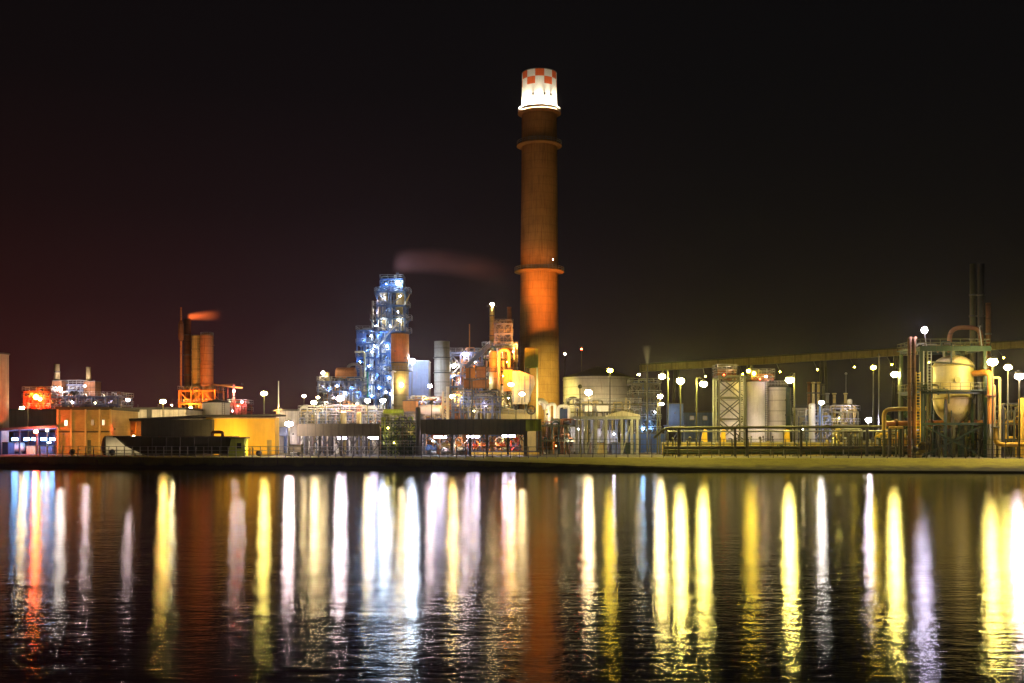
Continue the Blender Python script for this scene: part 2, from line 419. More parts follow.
def stack(name, label, px, w, pt, pb, Y, m, bands=(), w0=None, hood=False, cat='chimney'):
    x = X(px, Y); r1 = U(w, Y) / 2; r0 = U(w0 or w, Y) / 2; zt = Z(pt, Y); zb = G if pb is None else Z(pb, Y)
    t = thing(name, label, cat, (x, Y, zb)); h = zt - zb
    link('flue', MB().lathe((x, Y, zb), [(r0, 0), (r1, h), (r1 * .82, h), (r1 * .82, h - 1.5), (0, h - 1.5)], 28), m, t)
    for q in bands:
        z = Z(q, Y) - zb; rr = r0 + (r1 - r0) * z / h
        link('band', MB().lathe((x, Y, zb + z), [(rr, -.15), (rr * 1.12 + .08, -.15), (rr * 1.12 + .08, .15), (rr, .15)], 24), M['steel'], t)
    if hood: link('cowl', MB().lathe((x, Y, zt), [(r1 * .9, .1), (r1 * 1.5, .2), (r1 * 1.5, .4), (r1 * .9, .45), (0, .45)], 20), m, t)
    return t
def panelbox(name, label, cat, px0, px1, pt, pb, Y, depth, m, extra=None):
    """a boxy unit with ribs, lid and feet"""
    x0, x1, z1 = X(px0, Y), X(px1, Y), Z(pt, Y); z0 = G if pb is None else max(G, Z(pb, Y))
    t = thing(name, label, cat, ((x0 + x1) / 2, Y + depth / 2, z0))
    link('body', MB().span((x0, Y, z0), (x1, Y + depth, z1)), m, t)
    link('lid', MB().span((x0 - .12, Y - .12, z1 + .003), (x1 + .12, Y + depth + .12, z1 + .18)), M['steel'] if extra is None else extra, t)
    n = max(2, int((x1 - x0) / 1.2))
    for k in range(n + 1):
        x = x0 + (x1 - x0) * k / n
        link('rib', MB().box((x, Y - .06, (z0 + z1) / 2), (.12, .115, (z1 - z0) * .96)), m, t)
    return t
def legs_under(t, px0, px1, pt, Y, depth, m, w=.25):
    for px in (px0, px1):
        for y in (Y + .2, Y + depth - .2): link('leg', MB().beam((X(px, Y), y, G), (X(px, Y), y, Z(pt, Y)), w), m, t)
def plume(name, label, p0, p1, r0, r1, dens, col, arch=0.0, emis=0.0, ecol=(1, .2, .03), power=1.0):
    """drifting vapour: a closed hull filled with a soft-edged volume"""
    p0 = Vector(p0); p1 = Vector(p1); d = p1 - p0; Ln = d.length
    mb = MB(); n = 12; rings = []
    prof = []
    for k in range(n + 1):
        u = k / n; rr = r0 + (r1 - r0) * u
        prof.append((u, rr * 1.05))
    vs = []; fs = []; m = 20
    for u, rr in prof:
        for k in range(m):
            a = 2 * math.pi * k / m
            vs.append((u * Ln, rr * math.cos(a), rr * math.sin(a) + arch * 4 * u * (1 - u)))
    for i in range(n):
        for k in range(m): fs.append((i * m + k, i * m + (k + 1) % m, (i + 1) * m + (k + 1) % m, (i + 1) * m + k))
    fs.append(tuple(range(m))); fs.append(tuple(range(n * m, n * m + m)))
    mb.add(vs, fs, True)
    mt, nt, N, L, out = nodes_of(name + '_vapour')
    pv = N('ShaderNodeVolumePrincipled'); L(pv.outputs[0], out.inputs['Volume'])
    pv.inputs['Color'].default_value = (*col, 1); pv.inputs['Anisotropy'].default_value = .1
    tc = N('ShaderNodeTexCoord'); sx = N('ShaderNodeSeparateXYZ'); L(tc.outputs['Object'], sx.inputs[0])
    def mth(op, a, b=None, c=None):
        k = N('ShaderNodeMath'); k.operation = op
        for i, v in enumerate((a, b, c)):
            if v is None: continue
            if isinstance(v, (int, float)): k.inputs[i].default_value = v
            else: L(v, k.inputs[i])
        return k.outputs[0]
    u = mth('DIVIDE', sx.outputs[0], Ln)
    rad = mth('MULTIPLY_ADD', u, r1 - r0, r0)
    zz = mth('SUBTRACT', sx.outputs[2], mth('MULTIPLY', mth('MULTIPLY', u, mth('SUBTRACT', 1.0, u)), 4 * arch))
    q = mth('DIVIDE', mth('SQRT', mth('ADD', mth('MULTIPLY', zz, zz), mth('MULTIPLY', sx.outputs[1], sx.outputs[1]))), rad)
    sm = N('ShaderNodeMapRange'); sm.interpolation_type = 'SMOOTHSTEP'; sm.inputs[1].default_value = 1.0; sm.inputs[2].default_value = .1; sm.inputs[3].default_value = 0; sm.inputs[4].default_value = 1
    L(q, sm.inputs[0])
    st = N('ShaderNodeMapRange'); st.interpolation_type = 'SMOOTHSTEP'; st.inputs[1].default_value = 0; st.inputs[2].default_value = .12; L(u, st.inputs[0])
    fade = mth('POWER', mth('MAXIMUM', mth('SUBTRACT', 1.0, u), 0.0), power)
    nz = N('ShaderNodeTexNoise'); nz.inputs['Scale'].default_value = 1.1 / max(r1, .3); nz.inputs['Detail'].default_value = 3
    mp = N('ShaderNodeMapping'); mp.inputs['Scale'].default_value = (.35, 1, 1); L(tc.outputs['Object'], mp.inputs[0]); L(mp.outputs[0], nz.inputs['Vector'])
    kn = N('ShaderNodeMapRange'); kn.inputs[1].default_value = .3; kn.inputs[2].default_value = .7; kn.inputs[3].default_value = .45; kn.inputs[4].default_value = 1.3; L(nz.outputs[0], kn.inputs[0])
    dn = mth('MULTIPLY', mth('MULTIPLY', mth('MULTIPLY', sm.outputs[0], st.outputs[0]), mth('MULTIPLY', fade, kn.outputs[0])), dens)
    L(dn, pv.inputs['Density'])
    if emis:
        pv.inputs['Emission Color'].default_value = (*ecol, 1); L(mth('MULTIPLY', dn, emis), pv.inputs['Emission Strength'])
    o = link(name, mb, mt, None, Vector((0, 0, 0)))
    o.location = p0; o.rotation_euler = d.to_track_quat('X', 'Z').to_euler()
    return o
# ------------------------------------------------------------------ camera, sky, render settings
cam = bpy.data.cameras.new('camera'); co = bpy.data.objects.new('camera', cam); COL.objects.link(co)
co.location = (0, 0, EYE); co.rotation_euler = (R(90), 0, 0)
cam.sensor_width = 36; cam.lens = 36 * F / 1024; cam.shift_y = (HY - 341.5) / 1024
cam.clip_end = 20000; SC.camera = co
SC.view_settings.view_transform = 'Standard'; SC.view_settings.look = 'None'; SC.view_settings.exposure = 0; SC.view_settings.gamma = 1
SC.view_settings.use_curve_mapping = False
SC.cycles.use_denoising = True; SC.cycles.use_light_tree = True; SC.cycles.max_bounces = 6; SC.cycles.diffuse_bounces = 2
SC.cycles.glossy_bounces = 3; SC.cycles.sample_clamp_indirect = 4; SC.cycles.sample_clamp_direct = 0; SC.cycles.volume_bounces = 0
SC.cycles.caustics_reflective = False

w = bpy.data.worlds.new('World'); SC.world = w; w.use_nodes = True
nt = w.node_tree; nt.nodes.clear(); N = nt.nodes.new; L = nt.links.new
wo = N('ShaderNodeOutputWorld')
sky = N('ShaderNodeTexSky'); sky.sky_type = 'NISHITA'; sky.sun_disc = False; sky.sun_elevation = R(1.0); sky.sun_rotation = R(200)
bs = N('ShaderNodeBackground'); bs.inputs[1].default_value = .0004; L(sky.outputs[0], bs.inputs[0])
tc = N('ShaderNodeTexCoord'); sx = N('ShaderNodeSeparateXYZ'); L(tc.outputs['Generated'], sx.inputs[0])
az = N('ShaderNodeMapRange'); az.inputs[1].default_value = -.45; az.inputs[2].default_value = .45; L(sx.outputs[0], az.inputs[0])
hr = N('ShaderNodeValToRGB'); L(az.outputs[0], hr.inputs[0])       # light pollution along the horizon, from the red plant to the sodium yard
E = hr.color_ramp.elements
E[0].position = 0; E[0].color = (.046, .0095, .0085, 1); E[1].position = 1; E[1].color = (.0100, .0072, .0040, 1)
for p, c in ((.3, (.040, .0130, .0180, 1)), (.5, (.025, .0115, .0145, 1)), (.7, (.0125, .0085, .0068, 1))):
    e = E.new(p); e.color = c
el = N('ShaderNodeValToRGB'); L(sx.outputs[2], el.inputs[0])       # share of that glow by height
E = el.color_ramp.elements
E[0].position = 0; E[0].color = (1, 1, 1, 1); E[1].position = 1; E[1].color = (0, 0, 0, 1)
for p, v in ((.05, .78), (.12, .40), (.2, .17), (.3, .05), (.42, .01)):
    e = E.new(p); e.color = (v, v, v, 1)
mx = N('ShaderNodeMix'); mx.data_type = 'RGBA'; L(el.outputs[0], mx.inputs['Factor']); mx.inputs['A'].default_value = (.0030, .0026, .0029, 1); L(hr.outputs[0], mx.inputs['B'])
bg = N('ShaderNodeBackground'); L(mx.outputs['Result'], bg.inputs[0]); bg.inputs[1].default_value = 1
ad = N('ShaderNodeAddShader'); L(bs.outputs[0], ad.inputs[0]); L(bg.outputs[0], ad.inputs[1]); L(ad.outputs[0], wo.inputs[0])

sun = bpy.data.lights.new('moon', 'SUN'); sun.energy = .004; sun.angle = R(.5); sun.color = (.85, .9, 1)
so = bpy.data.objects.new('moon', sun); COL.objects.link(so); so.rotation_euler = (R(50), 0, R(-30))

# ------------------------------------------------------------------ water, quay, ground
m, nt, N, L, out = nodes_of('harbour_water')
df = N('ShaderNodeBsdfDiffuse'); df.inputs[0].default_value = (.004, .005, .005, 1)
gl = N('ShaderNodeBsdfGlossy'); gl.distribution = 'BECKMANN'; gl.inputs['Roughness'].default_value = .136; gl.inputs['Anisotropy'].default_value = .0; tg = N('ShaderNodeCombineXYZ'); tg.inputs[0].default_value = 1; L(tg.outputs[0], gl.inputs['Tangent']); gl.inputs[0].default_value = (1, 1, 1, 1)
fr = N('ShaderNodeFresnel'); fr.inputs[0].default_value = 1.33
ms = N('ShaderNodeMixShader'); L(fr.outputs[0], ms.inputs[0]); L(df.outputs[0], ms.inputs[1]); L(gl.outputs[0], ms.inputs[2]); L(ms.outputs[0], out.inputs[0])
tc = N('ShaderNodeTexCoord')
bp = None
for sc_, st_, dist in (((1.2, 2.4, 1), 4, .019), ((.12, .3, 1), 2, .03)):
    mp = N('ShaderNodeMapping'); mp.inputs['Scale'].default_value = sc_; L(tc.outputs['Object'], mp.inputs[0])
    nz = N('ShaderNodeTexNoise'); nz.inputs['Scale'].default_value = 1; nz.inputs['Detail'].default_value = st_; nz.inputs['Roughness'].default_value = .6; L(mp.outputs[0], nz.inputs['Vector'])
    b2 = N('ShaderNodeBump'); b2.inputs['Strength'].default_value = 1; b2.inputs['Distance'].default_value = dist; L(nz.outputs[0], b2.inputs['Height'])
    if bp: L(bp.outputs[0], b2.inputs['Normal'])
    bp = b2
for n_ in (gl, fr): L(bp.outputs[0], n_.inputs['Normal'])
struct('water', MB().add([(-4000, -600, 0), (4000, -600, 0), (4000, 1100, 0), (-4000, 1100, 0)], [(0, 1, 2, 3)]), m)

def prof(x):
    k = min(1, max(0, (x + 32) / 80.0)); k = k * k * (3 - 2 * k)
    v = [(0, -2), (0, 1.5), (.25, 1.5), (.25, 1.98), (.95, 2.0), (2.0, 2.0), (6, 2.0), (12, 2.0), (14, 2.0)]
    s = [(0, -2), (0, .32), (.5, .36), (.55, .40), (2.0, .66), (4.5, 1.1), (8.5, 1.72), (10.2, 1.98), (14, 2.0)]
    return [(a[0] + (b[0] - a[0]) * k, a[1] + (b[1] - a[1]) * k) for a, b in zip(v, s)]
xs = [-700, -300] + [-130 + 2.5 * i for i in range(110)] + [300, 700]
mb = MB(); rows = [[(x, edge(x) + t, z) for t, z in prof(x)] for x in xs]
n = len(rows[0]); mb.add([p for r_ in rows for p in r_], [(i * n + j, (i + 1) * n + j, (i + 1) * n + j + 1, i * n + j + 1) for i in range(len(xs) - 1) for j in range(n - 1)])
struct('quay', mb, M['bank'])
struct('ground', MB().add([(-700, edge(-700) + 14, G), (700, edge(700) + 14, G), (4000, edge(700) + 14, G), (4000, 9000, G), (-4000, 9000, G), (-4000, edge(-700) + 14, G)], [(0, 1, 2, 3, 4, 5)]), M['yard'])

# railing along the vertical quay, fence above the slope
def railing(name, label, px0, px1, off, n, h, m, rails, w=.09):
    f = lambda px, o: (lambda k: (180 + o) / (1 + .2 * k) )((px - 512) / F)
    a = Vector((X(px0, f(px0, off)), f(px0, off), G)); b = Vector((X(px1, f(px1, off)), f(px1, off), G))
    t = thing(name, label, 'railing', (a + b) / 2)
    for k in range(n + 1):
        p = a + (b - a) * k / n; link('post', MB().beam(p, p + Vector((0, 0, h)), w * 1.3), m, t)
    for q in rails: beam(t, 'rail', a + Vector((0, 0, h * q)), b + Vector((0, 0, h * q)), w, m)
railing('quay_railing', 'grey steel pipe railing along the vertical quay edge in front of the buildings', 40, 556, 1.6, 62, 1.9, M['grey'], (.98, .62, .3), .10)
railing('wire_fence', 'thin post and wire fence running along the top of the sloped yellow lit bank', 558, 1060, 12.5, 40, 3.2, M['steel'], (.98, .7, .45, .2), .09)
# ================================================================== LEFT
vessel('concrete_silo', 'tall plain beige silo cut off by the picture edge beside the blue lit shed', 'silo', -13, 40, 353, None, 232, M['pclad'], top='flat')
# blue lit open shed
Y = 228; t = thing('open_shed', 'open shed with flat dark roof and blue white lights underneath', 'shed', (X(24, Y), Y + 8, G))
link('roof', MB().prism([(X(-20, Y), Z(429, Y)), (X(57, Y), Z(425.5, Y)), (X(57, Y), Z(428, Y)), (X(-20, Y), Z(431.5, Y))], Y, Y + 15), M['bluegrey'], t)
for px in (-18, 0, 19, 37, 55.5):
    for yy in (Y + .2, Y + 14.5): beam(t, 'post', (X(px, Y), yy, G), (X(px, Y), yy, Z(430, Y)), .26, M['bluep'])
link('back_wall', MB().span((X(-20, Y), Y + 15.1, G), (X(57, Y), Y + 15.4, Z(432, Y))), M['navy'], t)
for px in (-6, 8, 20, 28, 37, 46): link('strip_light', MB().span((X(px - 2.6, Y), Y + 3, Z(440.5, Y)), (X(px + 2.6, Y), Y + 3.4, Z(438, Y))), glow('lamp_blue', LC['blue'], 46), t)
for px in (30, 50): link('strip_light', MB().span((X(px - 2, Y), Y + 9, Z(443.5, Y)), (X(px + 2, Y), Y + 9.4, Z(442, Y))), glow('lamp_cool', LC['cool'], 12), t)
for k, (a, b, c, mm, lab) in enumerate(((-8, 8, 443, 'bluep', 'blue purple container at the picture edge inside the blue lit shed'), (27, 34, 446, 'cream', 'small cream cabinet standing under the blue lit shed roof'), (40, 52, 446, 'bluegrey', 'blue grey cabinet under the shed beside the brick building'))):
    panelbox('container' if k == 0 else 'cabinet', lab, 'container' if k == 0 else 'cabinet', a, b, c, None, Y + 2.5 + 2 * k, 3, M[mm])
drum('horizontal_tank', 'small white drum lying under the blue lit shed roof', 'tank', 17, 447, 12, 9, Y + 7, M['white'], .2)
building('store_building', 'low dark flat roofed building behind the blue lit shed', -10, 58, 409, 258, 14, M['darkclad'])
mast(22, 408, 238, 'warm', 260, 'orange yellow lamp on a post above the blue lit shed roof', arm=6, r=.45)
mast(47, 430.5, 232.5, 'pink', 110, 'short pinkish lamp post inside the blue lit shed', r=.3)
lt = thing('beacon_post', 'red lamp on a short post in front of the blue lit shed', 'lamp', (X(36, 226), 226, G))
link('post', MB().beam((X(36, 226), 226, G), (X(36, 226), 226, Z(433, 226)), .16), M['steel'], lt); bulb(lt, P(36, 431.5, 226), 'red', 2600, .36, 'lamp_globe')

# brick building
Y = 229; t = building('brick_building', 'two storey yellow brick building with pale pilasters and small lit windows', 57, 112, 407, Y, 16, M['brick'], .25, .6,
    windows=((64.5, 67.8, 420, 426, 5), (91.3, 94, 419.5, 425.5, .5), (102.2, 104.8, 419.5, 425.5, 3), (108.5, 110.2, 419.5, 425.5, 0)), doors=((87.5, 91, 440, M['darkclad']),))
for px in (58, 71.5, 86, 100, 111): link('pilaster', MB().span((X(px - .9, Y), Y - .28, G), (X(px + .9, Y), Y - .003, Z(409.4, Y))), M['pilaster'], t)
link('floor_band', MB().span((X(57, Y), Y - .2, Z(432.4, Y)), (X(112, Y), Y - .004, Z(431.2, Y))), M['roof'], t)
bulb(t, P(104, 444, Y - 2.4), 'orange', 45, .2, 'wall_lamp'); bulb(t, P(79, 449.5, Y - 2.4), 'sodium', 16, .2, 'wall_lamp'); bulb(t, P(115, 429, Y - .8), 'red', 420, .22, 'wall_lamp'); bulb(t, P(64, 434, Y - 2.0), 'lime', 20, .2, 'wall_lamp')

# furnace block on the roofs behind
Y = 300
frame('furnace_structure', 'wide steel pipe deck with lit railings carrying two short stacks on the left', 26, 118, Y, 11, (414, 405, 397), M['bluegrey'], .35, bays=7, brace='z', risers=26, pm=[M['white'], M['grey'], M['terracotta']], base=G,
    lamps=((54, 386, 'pink', 330, Y - 1.9, .44), (85, 386, 'pink', 330, Y - 1.9, .44), (60, 389, 'white', 420, Y - .6, .5), (85, 394, 'warm', 170), (103, 395, 'warm', 230), (110, 402, 'pink', 120), (72, 402, 'white', 100), (95, 403, 'warm', 90), (50, 401, 'orange', 150), (116, 393, 'pink', 60, Y - .5, .25), (66, 411, 'warm', 70), (100, 410, 'white', 60)))  # the first two floodlights are added to brighten the short stacks
stack('furnace_stack', 'short buff stack with wide base, beside the red lit drums', 57, 5.2, 364, 397, Y + 4, M['cream'], bands=(372, 380), w0=6.5)
stack('furnace_stack', 'short pinkish stack on a broad base at the right end of the pipe deck', 88.5, 4.6, 367, 397, Y + 4, M['cream'], bands=(382,), w0=5.5)
panelbox('furnace_box', 'pale heater box around the foot of the short buff stack', 'heater', 52.5, 61.5, 381, 397, Y + 1.8, 4.4, M['brown'])
panelbox('furnace_box', 'cream heater box around the foot of the short pinkish stack', 'heater', 84, 95, 381.5, 397, Y + 1.8, 4.4, M['brown'])
fl = thing('added_stack_lights', 'added twin floodlights on the pipe deck aimed at the two short stacks', 'lamp', P(74, 397, 293))  # added pair of lights that brightens the two stacks
beam(fl, 'crossarm', P(72, 394.6, 293), P(76.5, 394.6, 293), .2, M['steel']); beam(fl, 'stand', P(74, 397, 293), P(74, 394.6, 293), .25, M['steel'])
spot(fl, P(72.5, 393, 293), P(57, 370, 304), 'pink', 12000, 46, .9, 1); spot(fl, P(76, 393, 293), P(88, 371, 304), 'pink', 12000, 46, .9, 1)
frame('pipe_bridge', 'thin railed catwalk between the two short stacks', 62, 84, Y + 5, 2.4, (391, 385), M['bluegrey'], .25, bays=3, base=Z(397, Y))
t = frame('red_pump_deck', 'red lit steel deck full of drums at the left end of the pipe deck', 24, 50, Y - 5, 6, (409, 399, 392), M['red'], .35, bays=3, risers=14, pm=[M['red'], M['orange']], lamps=((36, 397, 'orange', 330, Y - 6.5, .7), (40, 399, 'sodium', 110, Y - 6.5, .5), (29, 394, 'orange', 330, Y - 6, .4), (46, 404, 'red', 600, Y - 6, .4), (27, 403, 'red', 600, Y - 6, .4), (37, 409, 'red', 500, Y - 6, .4)))
drum('pressure_drum', 'red drum behind the flaring yellow lamps on the red deck', 'tank', 43, 402, 13, 7, Y - 2.5, M['red'], 0, saddle=True)
drum('pressure_drum', 'orange drum near the left end of the red deck', 'tank', 30, 403, 9, 6, Y - 2.5, M['orange'], 0)
t = thing('lamp_gantry', 'pinkish lamp on a short arm right of the pipe deck', 'lamp', (X(122, 290), 290, G))
link('post', MB().beam((X(121, 290), 290, G), (X(121, 290), 290, Z(401, 290)), .22), M['grey'], t); beam(t, 'arm', P(121, 401, 290), P(128.5, 401.6, 290), .18, M['grey']); bulb(t, P(128, 400, 290), 'pink', 300, .5, 'lamp_globe')

fl = thing('added_floodlight', 'added ground floodlight by the railing aimed at the yellow brick building', 'lamp', (X(72, 212), 212, G))  # added light to brighten the brick front
beam(fl, 'stand', (X(72, 212), 212, G), (X(72, 212), 212, G + .5), .2, M['steel']); spot(fl, (X(72, 212), 212, G + .7), P(80, 425, 229), 'sodium', 9000, 95, .9, 1)
fl = thing('added_floodlight', 'added ground floodlight by the railing aimed at the lying white tank', 'lamp', (X(112, 206), 206, G))  # added light to brighten the lying tank
beam(fl, 'stand', (X(112, 206), 206, G), (X(112, 206), 206, G + .5), .2, M['steel']); spot(fl, (X(112, 206), 206, G + .7), P(128, 445, 218), 'warm', 2600, 60, .9, 1)
# long pale building, brown bay, lying tank
Y = 256
t = building('long_store', 'long pale clad building behind the lying tank and the dark hopper', 112, 186, 407.5, Y, 18, M['pclad'], .2, .5)
link('downpipe', MB().span((X(147, Y), Y - .3, G), (X(152, Y), Y - .01, Z(409.5, Y))), M['darkclad'], t)
for px in (126, 138, 158, 172): bulb(t, P(px, 405.2, Y - 4.6), 'warm', 1300, .22, 'wall_lamp'); 
for px in (126, 138, 158, 172): beam(t, 'lamp_bracket', P(px, 406.8, Y - .2), P(px, 405.2, Y - 4.6), .1, M['steel'])
Y = 240
t = building('lean_to_shed', 'brown lean-to shed with orange posts behind the lying tank', 113, 144, 419.5, Y, 10, M['redbrick'], .6, .4)
for px in (115, 121, 129, 136): link('pilaster', MB().span((X(px - .7, Y), Y - .3, G), (X(px + .7, Y), Y - .003, Z(422.3, Y))), M['orange'], t)
bulb(t, P(117, 428, Y - 1.5), 'orange', 120, .25, 'wall_lamp'); bulb(t, P(132, 431, Y - 1.5), 'orange', 60, .25, 'wall_lamp')
drum('horizontal_tank', 'large white tank with dark end lying on saddles beside the dark hopper', 'tank', 124, 446, 34, 20.5, 218, M['white'], .35, cap=M['roof'])
mast(133.5, 436, 213, 'warm', 60, 'small warm lamp post in front of the lying white tank', r=.22)

# dark building with the yellow end, hopper, kiosk
Y = 224
t = thing('yellow_building', 'flat roofed building with one dark wall and one bright yellow wall on the quay', 'building', (X(208, Y), Y + 2, G))
link('wall', MB().span((X(206, Y), Y, G), (X(275, Y), Y + 4, Z(417.6, Y))), M['yclad'], t)
link('shaded_wall', MB().span((X(141, Y - 1.5), Y - 1.5, G), (X(212.3, Y - 1.5), Y + 3.9, Z(419.4, Y - 1.5))), M['darkclad'], t)  # dark cladding colour stands in for the shade on this wall
link('roof', MB().prism([(X(133, Y), Z(420.4, Y)), (X(212, Y), Z(417.2, Y)), (X(281, Y), Z(416.0, Y)), (X(281, Y), Z(414.4, Y)), (X(212, Y), Z(415, Y)), (X(133, Y), Z(418.8, Y))], Y - 2.4, Y + 5), M['roof'], t)
d = link('door', MB().span((X(267, Y), Y - .08, G + .02), (X(271.6, Y), Y - .015, Z(440, Y))), M['khaki'], t); link('handle', MB().box((X(267.8, Y), Y - .14, G + 1.2), (.06, .1, .3)), M['steel'], d)
link('coping', MB().span((X(212.6, Y), Y - .12, Z(418.6, Y)), (X(275.2, Y), Y - .003, Z(417.7, Y))), M['pilaster'], t)
for px in (250, 253): link('standpipe', MB().tube((X(px, Y - .4), Y - .4, G), (X(px, Y - .4), Y - .4, Z(448, Y)), .1), M['steel'], t)
for px, Y, wt, lab in ((233, 214.5, 9000, 'added ground floodlight behind the olive kiosk aimed at the yellow wall'), (259, 206, 15000, 'added ground floodlight by the railing aimed at the yellow wall')):
    fl = thing('added_floodlight', lab, 'lamp', (X(px, Y), Y, G))  # unseen lights added to brighten the yellow wall evenly
    link('stand', MB().beam((X(px, Y), Y, G), (X(px, Y), Y, G + .3), .2), M['steel'], fl); spot(fl, (X(px, Y), Y, G + .5), P(242 if px > 240 else 222, 436, 224), 'sodium', wt * .9, 74, .9, 1)
mast(264, 393.5, 234, 'lime', 420, 'yellow lamp with long rays on a post behind the yellow building', r=.62)
mast(163, 401.5, 236, 'sodium', 300, 'yellow lamp above the long pale building, left of the orange towers', r=.58)
Y = 209.5
t = thing('hopper', 'dark steel trough with flared ends standing on the quay', 'hopper', (X(180, Y), Y + 2.5, G))
link('trough', MB().prism([(X(143, Y), G + .3), (X(227, Y), G + .3), (X(232, Y), Z(437, Y)), (X(114, Y), Z(436, Y)), (X(125, Y), Z(446, Y))], Y, Y + 5), M['darkclad'], t)
link('lip', MB().span((X(113, Y), Y - .2, Z(437.4, Y)), (X(232.6, Y), Y + 5.2, Z(436.1, Y))), M['steel'], t)
for px in (152, 166, 180, 194, 208, 221): link('rib', MB().beam((X(px, Y), Y - .1, G + .3), (X(px + .3, Y), Y - .1, Z(437.6, Y)), .22), M['steel'], t)
for px in (150, 185, 220): link('foot', MB().span((X(px - 2, Y), Y + .5, G), (X(px + 2, Y), Y + 4.5, G + .297)), M['concrete'], t)
pipe(t, [(X(210, Y), Y + 1.5, Z(437, Y)), (X(210, Y), Y + 1.5, Z(432, Y)), (X(220.5, Y), Y + 1.5, Z(432, Y)), (X(220.5, Y), Y + 1.5, Z(437, Y))], .3, M['brown'], .6)
t = thing('kiosk', 'small olive kiosk with dark window before the yellow wall', 'kiosk', (X(236, 207), 208, G))
link('cabin', MB().prism([(X(228, 207), G), (X(244, 207), G), (X(244, 207), Z(438.6, 207)), (X(231, 207), Z(438.6, 207))], 207, 210), M['lime'], t)
link('roof', MB().span((X(229.6, 207), 206.8, Z(438.55, 207)), (X(246, 207), 210.2, Z(437, 207))), M['olive'], t)
link('window', MB().span((X(237, 207), 206.95, Z(448.5, 207)), (X(241.4, 207), 206.99, Z(443, 207))), M['glass'], t)

# orange lit towers
Y = 330
vessel('silo', 'narrower orange lit silo of the twin towers, beside the slim column', 'silo', 196.5, 9.5, 335, None, Y, M['khaki'], 'flat', lad=True, bands=(350, 372, 392))
vessel('silo', 'wider orange lit silo, right hand of the twin towers', 'silo', 207, 13, 333, None, Y - 1, M['terracotta'], 'dome', rails=True, bands=(345, 365, 385))
t = stack('flare_column', 'slim brown column with a flame drifting from its top', 187.5, 7, 319, None, Y + 2, M['brown'], bands=(335, 355, 375, 392))
t = thing('lattice_mast', 'thin mast with a thick middle left of the orange silos', 'mast', (X(181, Y - 2), Y - 2, G))
link('pole', MB().tube((X(181, Y - 2), Y - 2, G), (X(181, Y - 2), Y - 2, Z(308, Y)), .38, 10, .28), M['terracotta'], t)
link('sleeve', MB().lathe((X(181, Y - 2), Y - 2, 0), [(.3, Z(342, Y)), (.85, Z(340, Y)), (.85, Z(325, Y)), (.3, Z(321, Y))], 14), M['brown'], t)
frame('tower_footing', 'orange steel footing frame around the base of the orange silos', 179, 215, Y - 5, 10, (404, 391), M['orange'], .4, bays=3, risers=8, pm=[M['orange'], M['brown']],
      lamps=((190.5, 409, 'sodium', 500, Y - 6, .6), (183, 399, 'orange', 380, Y - 6.5, .35), (204, 399, 'orange', 380, Y - 6.5, .35), (213, 391, 'orange', 220, Y - 6, .3), (193, 391, 'orange', 340, Y - 6.5, .3)))
fl = thing('tower_floodlights', 'floodlight stand on the ground in front of the orange silos', 'lamp', (X(176, 305), 305, G))
beam(fl, 'stand', (X(176, 305), 305, G), (X(176, 305), 305, G + 7), .3, M['steel'])
spot(fl, (X(176, 305), 304.6, G + 7.3), P(192, 355, 330), 'orange', 25000, 62, .8, 1); spot(fl, (X(176, 305) + 1.2, 304.6, G + 7.3), P(207, 345, 330), 'sodium', 9000, 50, .8, 1)
beam(fl, 'crossarm', (X(176, 305) - .4, 304.6, G + 6.9), (X(176, 305) + 1.6, 304.6, G + 6.9), .2, M['steel'])
p = plume('flame_smoke', '', P(187, 317, 332), P(224, 315, 332), 1.2, 2.6, .5, (.9, .5, .35), .1, 2.6, (1, .16, .03), 2.2)
tag(p, 'orange flame and smoke streaming right from the slim brown column', 'flame'); p['kind'] = 'stuff'
vessel('storage_tank', 'small white tank with a conical roof before the orange silos', 'tank', 216, 27, 399.5, None, 272, M['white'], 'cone', lad=True)
Y = 282
t = thing('boom_crane', 'slender crane boom with small pink lamps right of the orange silos', 'crane', (X(234, Y), Y, G))
link('mast', MB().beam((X(234, Y), Y, G), (X(234, Y), Y, Z(384, Y)), .5), M['red'], t)
link('boom', MB().beam(P(213, 384.5, Y), P(242.5, 388, Y), .42), M['orange'], t)
beam(t, 'tie_rod', P(234, 384, Y), P(216, 385, Y), .12, M['orange'])
for px in (218, 223, 228): beam(t, 'hanger', P(px, 385.5, Y), P(px, 398, Y), .14, M['red'])
for a, b, c, l in ((242.4, 384, 'pink', 330), (234, 391, 'pink', 300), (234, 396.5, 'pink', 230), (242, 402, 'pink', 230), (227.5, 401, 'warm', 280)): lamp_at(t, a, b, Y - .6, c, l, .36)
frame('red_pipe_stand', 'low red steel frame under the slender crane boom', 229, 246, Y + 2, 6, (412, 405), M['red'], .35, bays=2, risers=6, pm=[M['red']], lamps=((238, 406, 'red', 300, Y + 1, .3), (233, 411, 'pink', 90, Y + 1, .3)))
t = thing('antenna_mast', 'thin pale mast above the right end of the yellow building', 'mast', (X(278.5, 250), 250, G))
link('pole', MB().tube((X(278.5, 250), 250, G), (X(278.5, 250), 250, Z(381, 250)), .22, 8, .12), M['white'], t)
lamp_at(t, 279.5, 408, 249.4, 'sodium', 260, .36); lamp_at(t, 273, 411, 249.4, 'orange', 200, .36)
link('bracket', MB().beam(P(273, 411, 249.5), P(279.5, 409, 249.7), .12), M['white'], t)
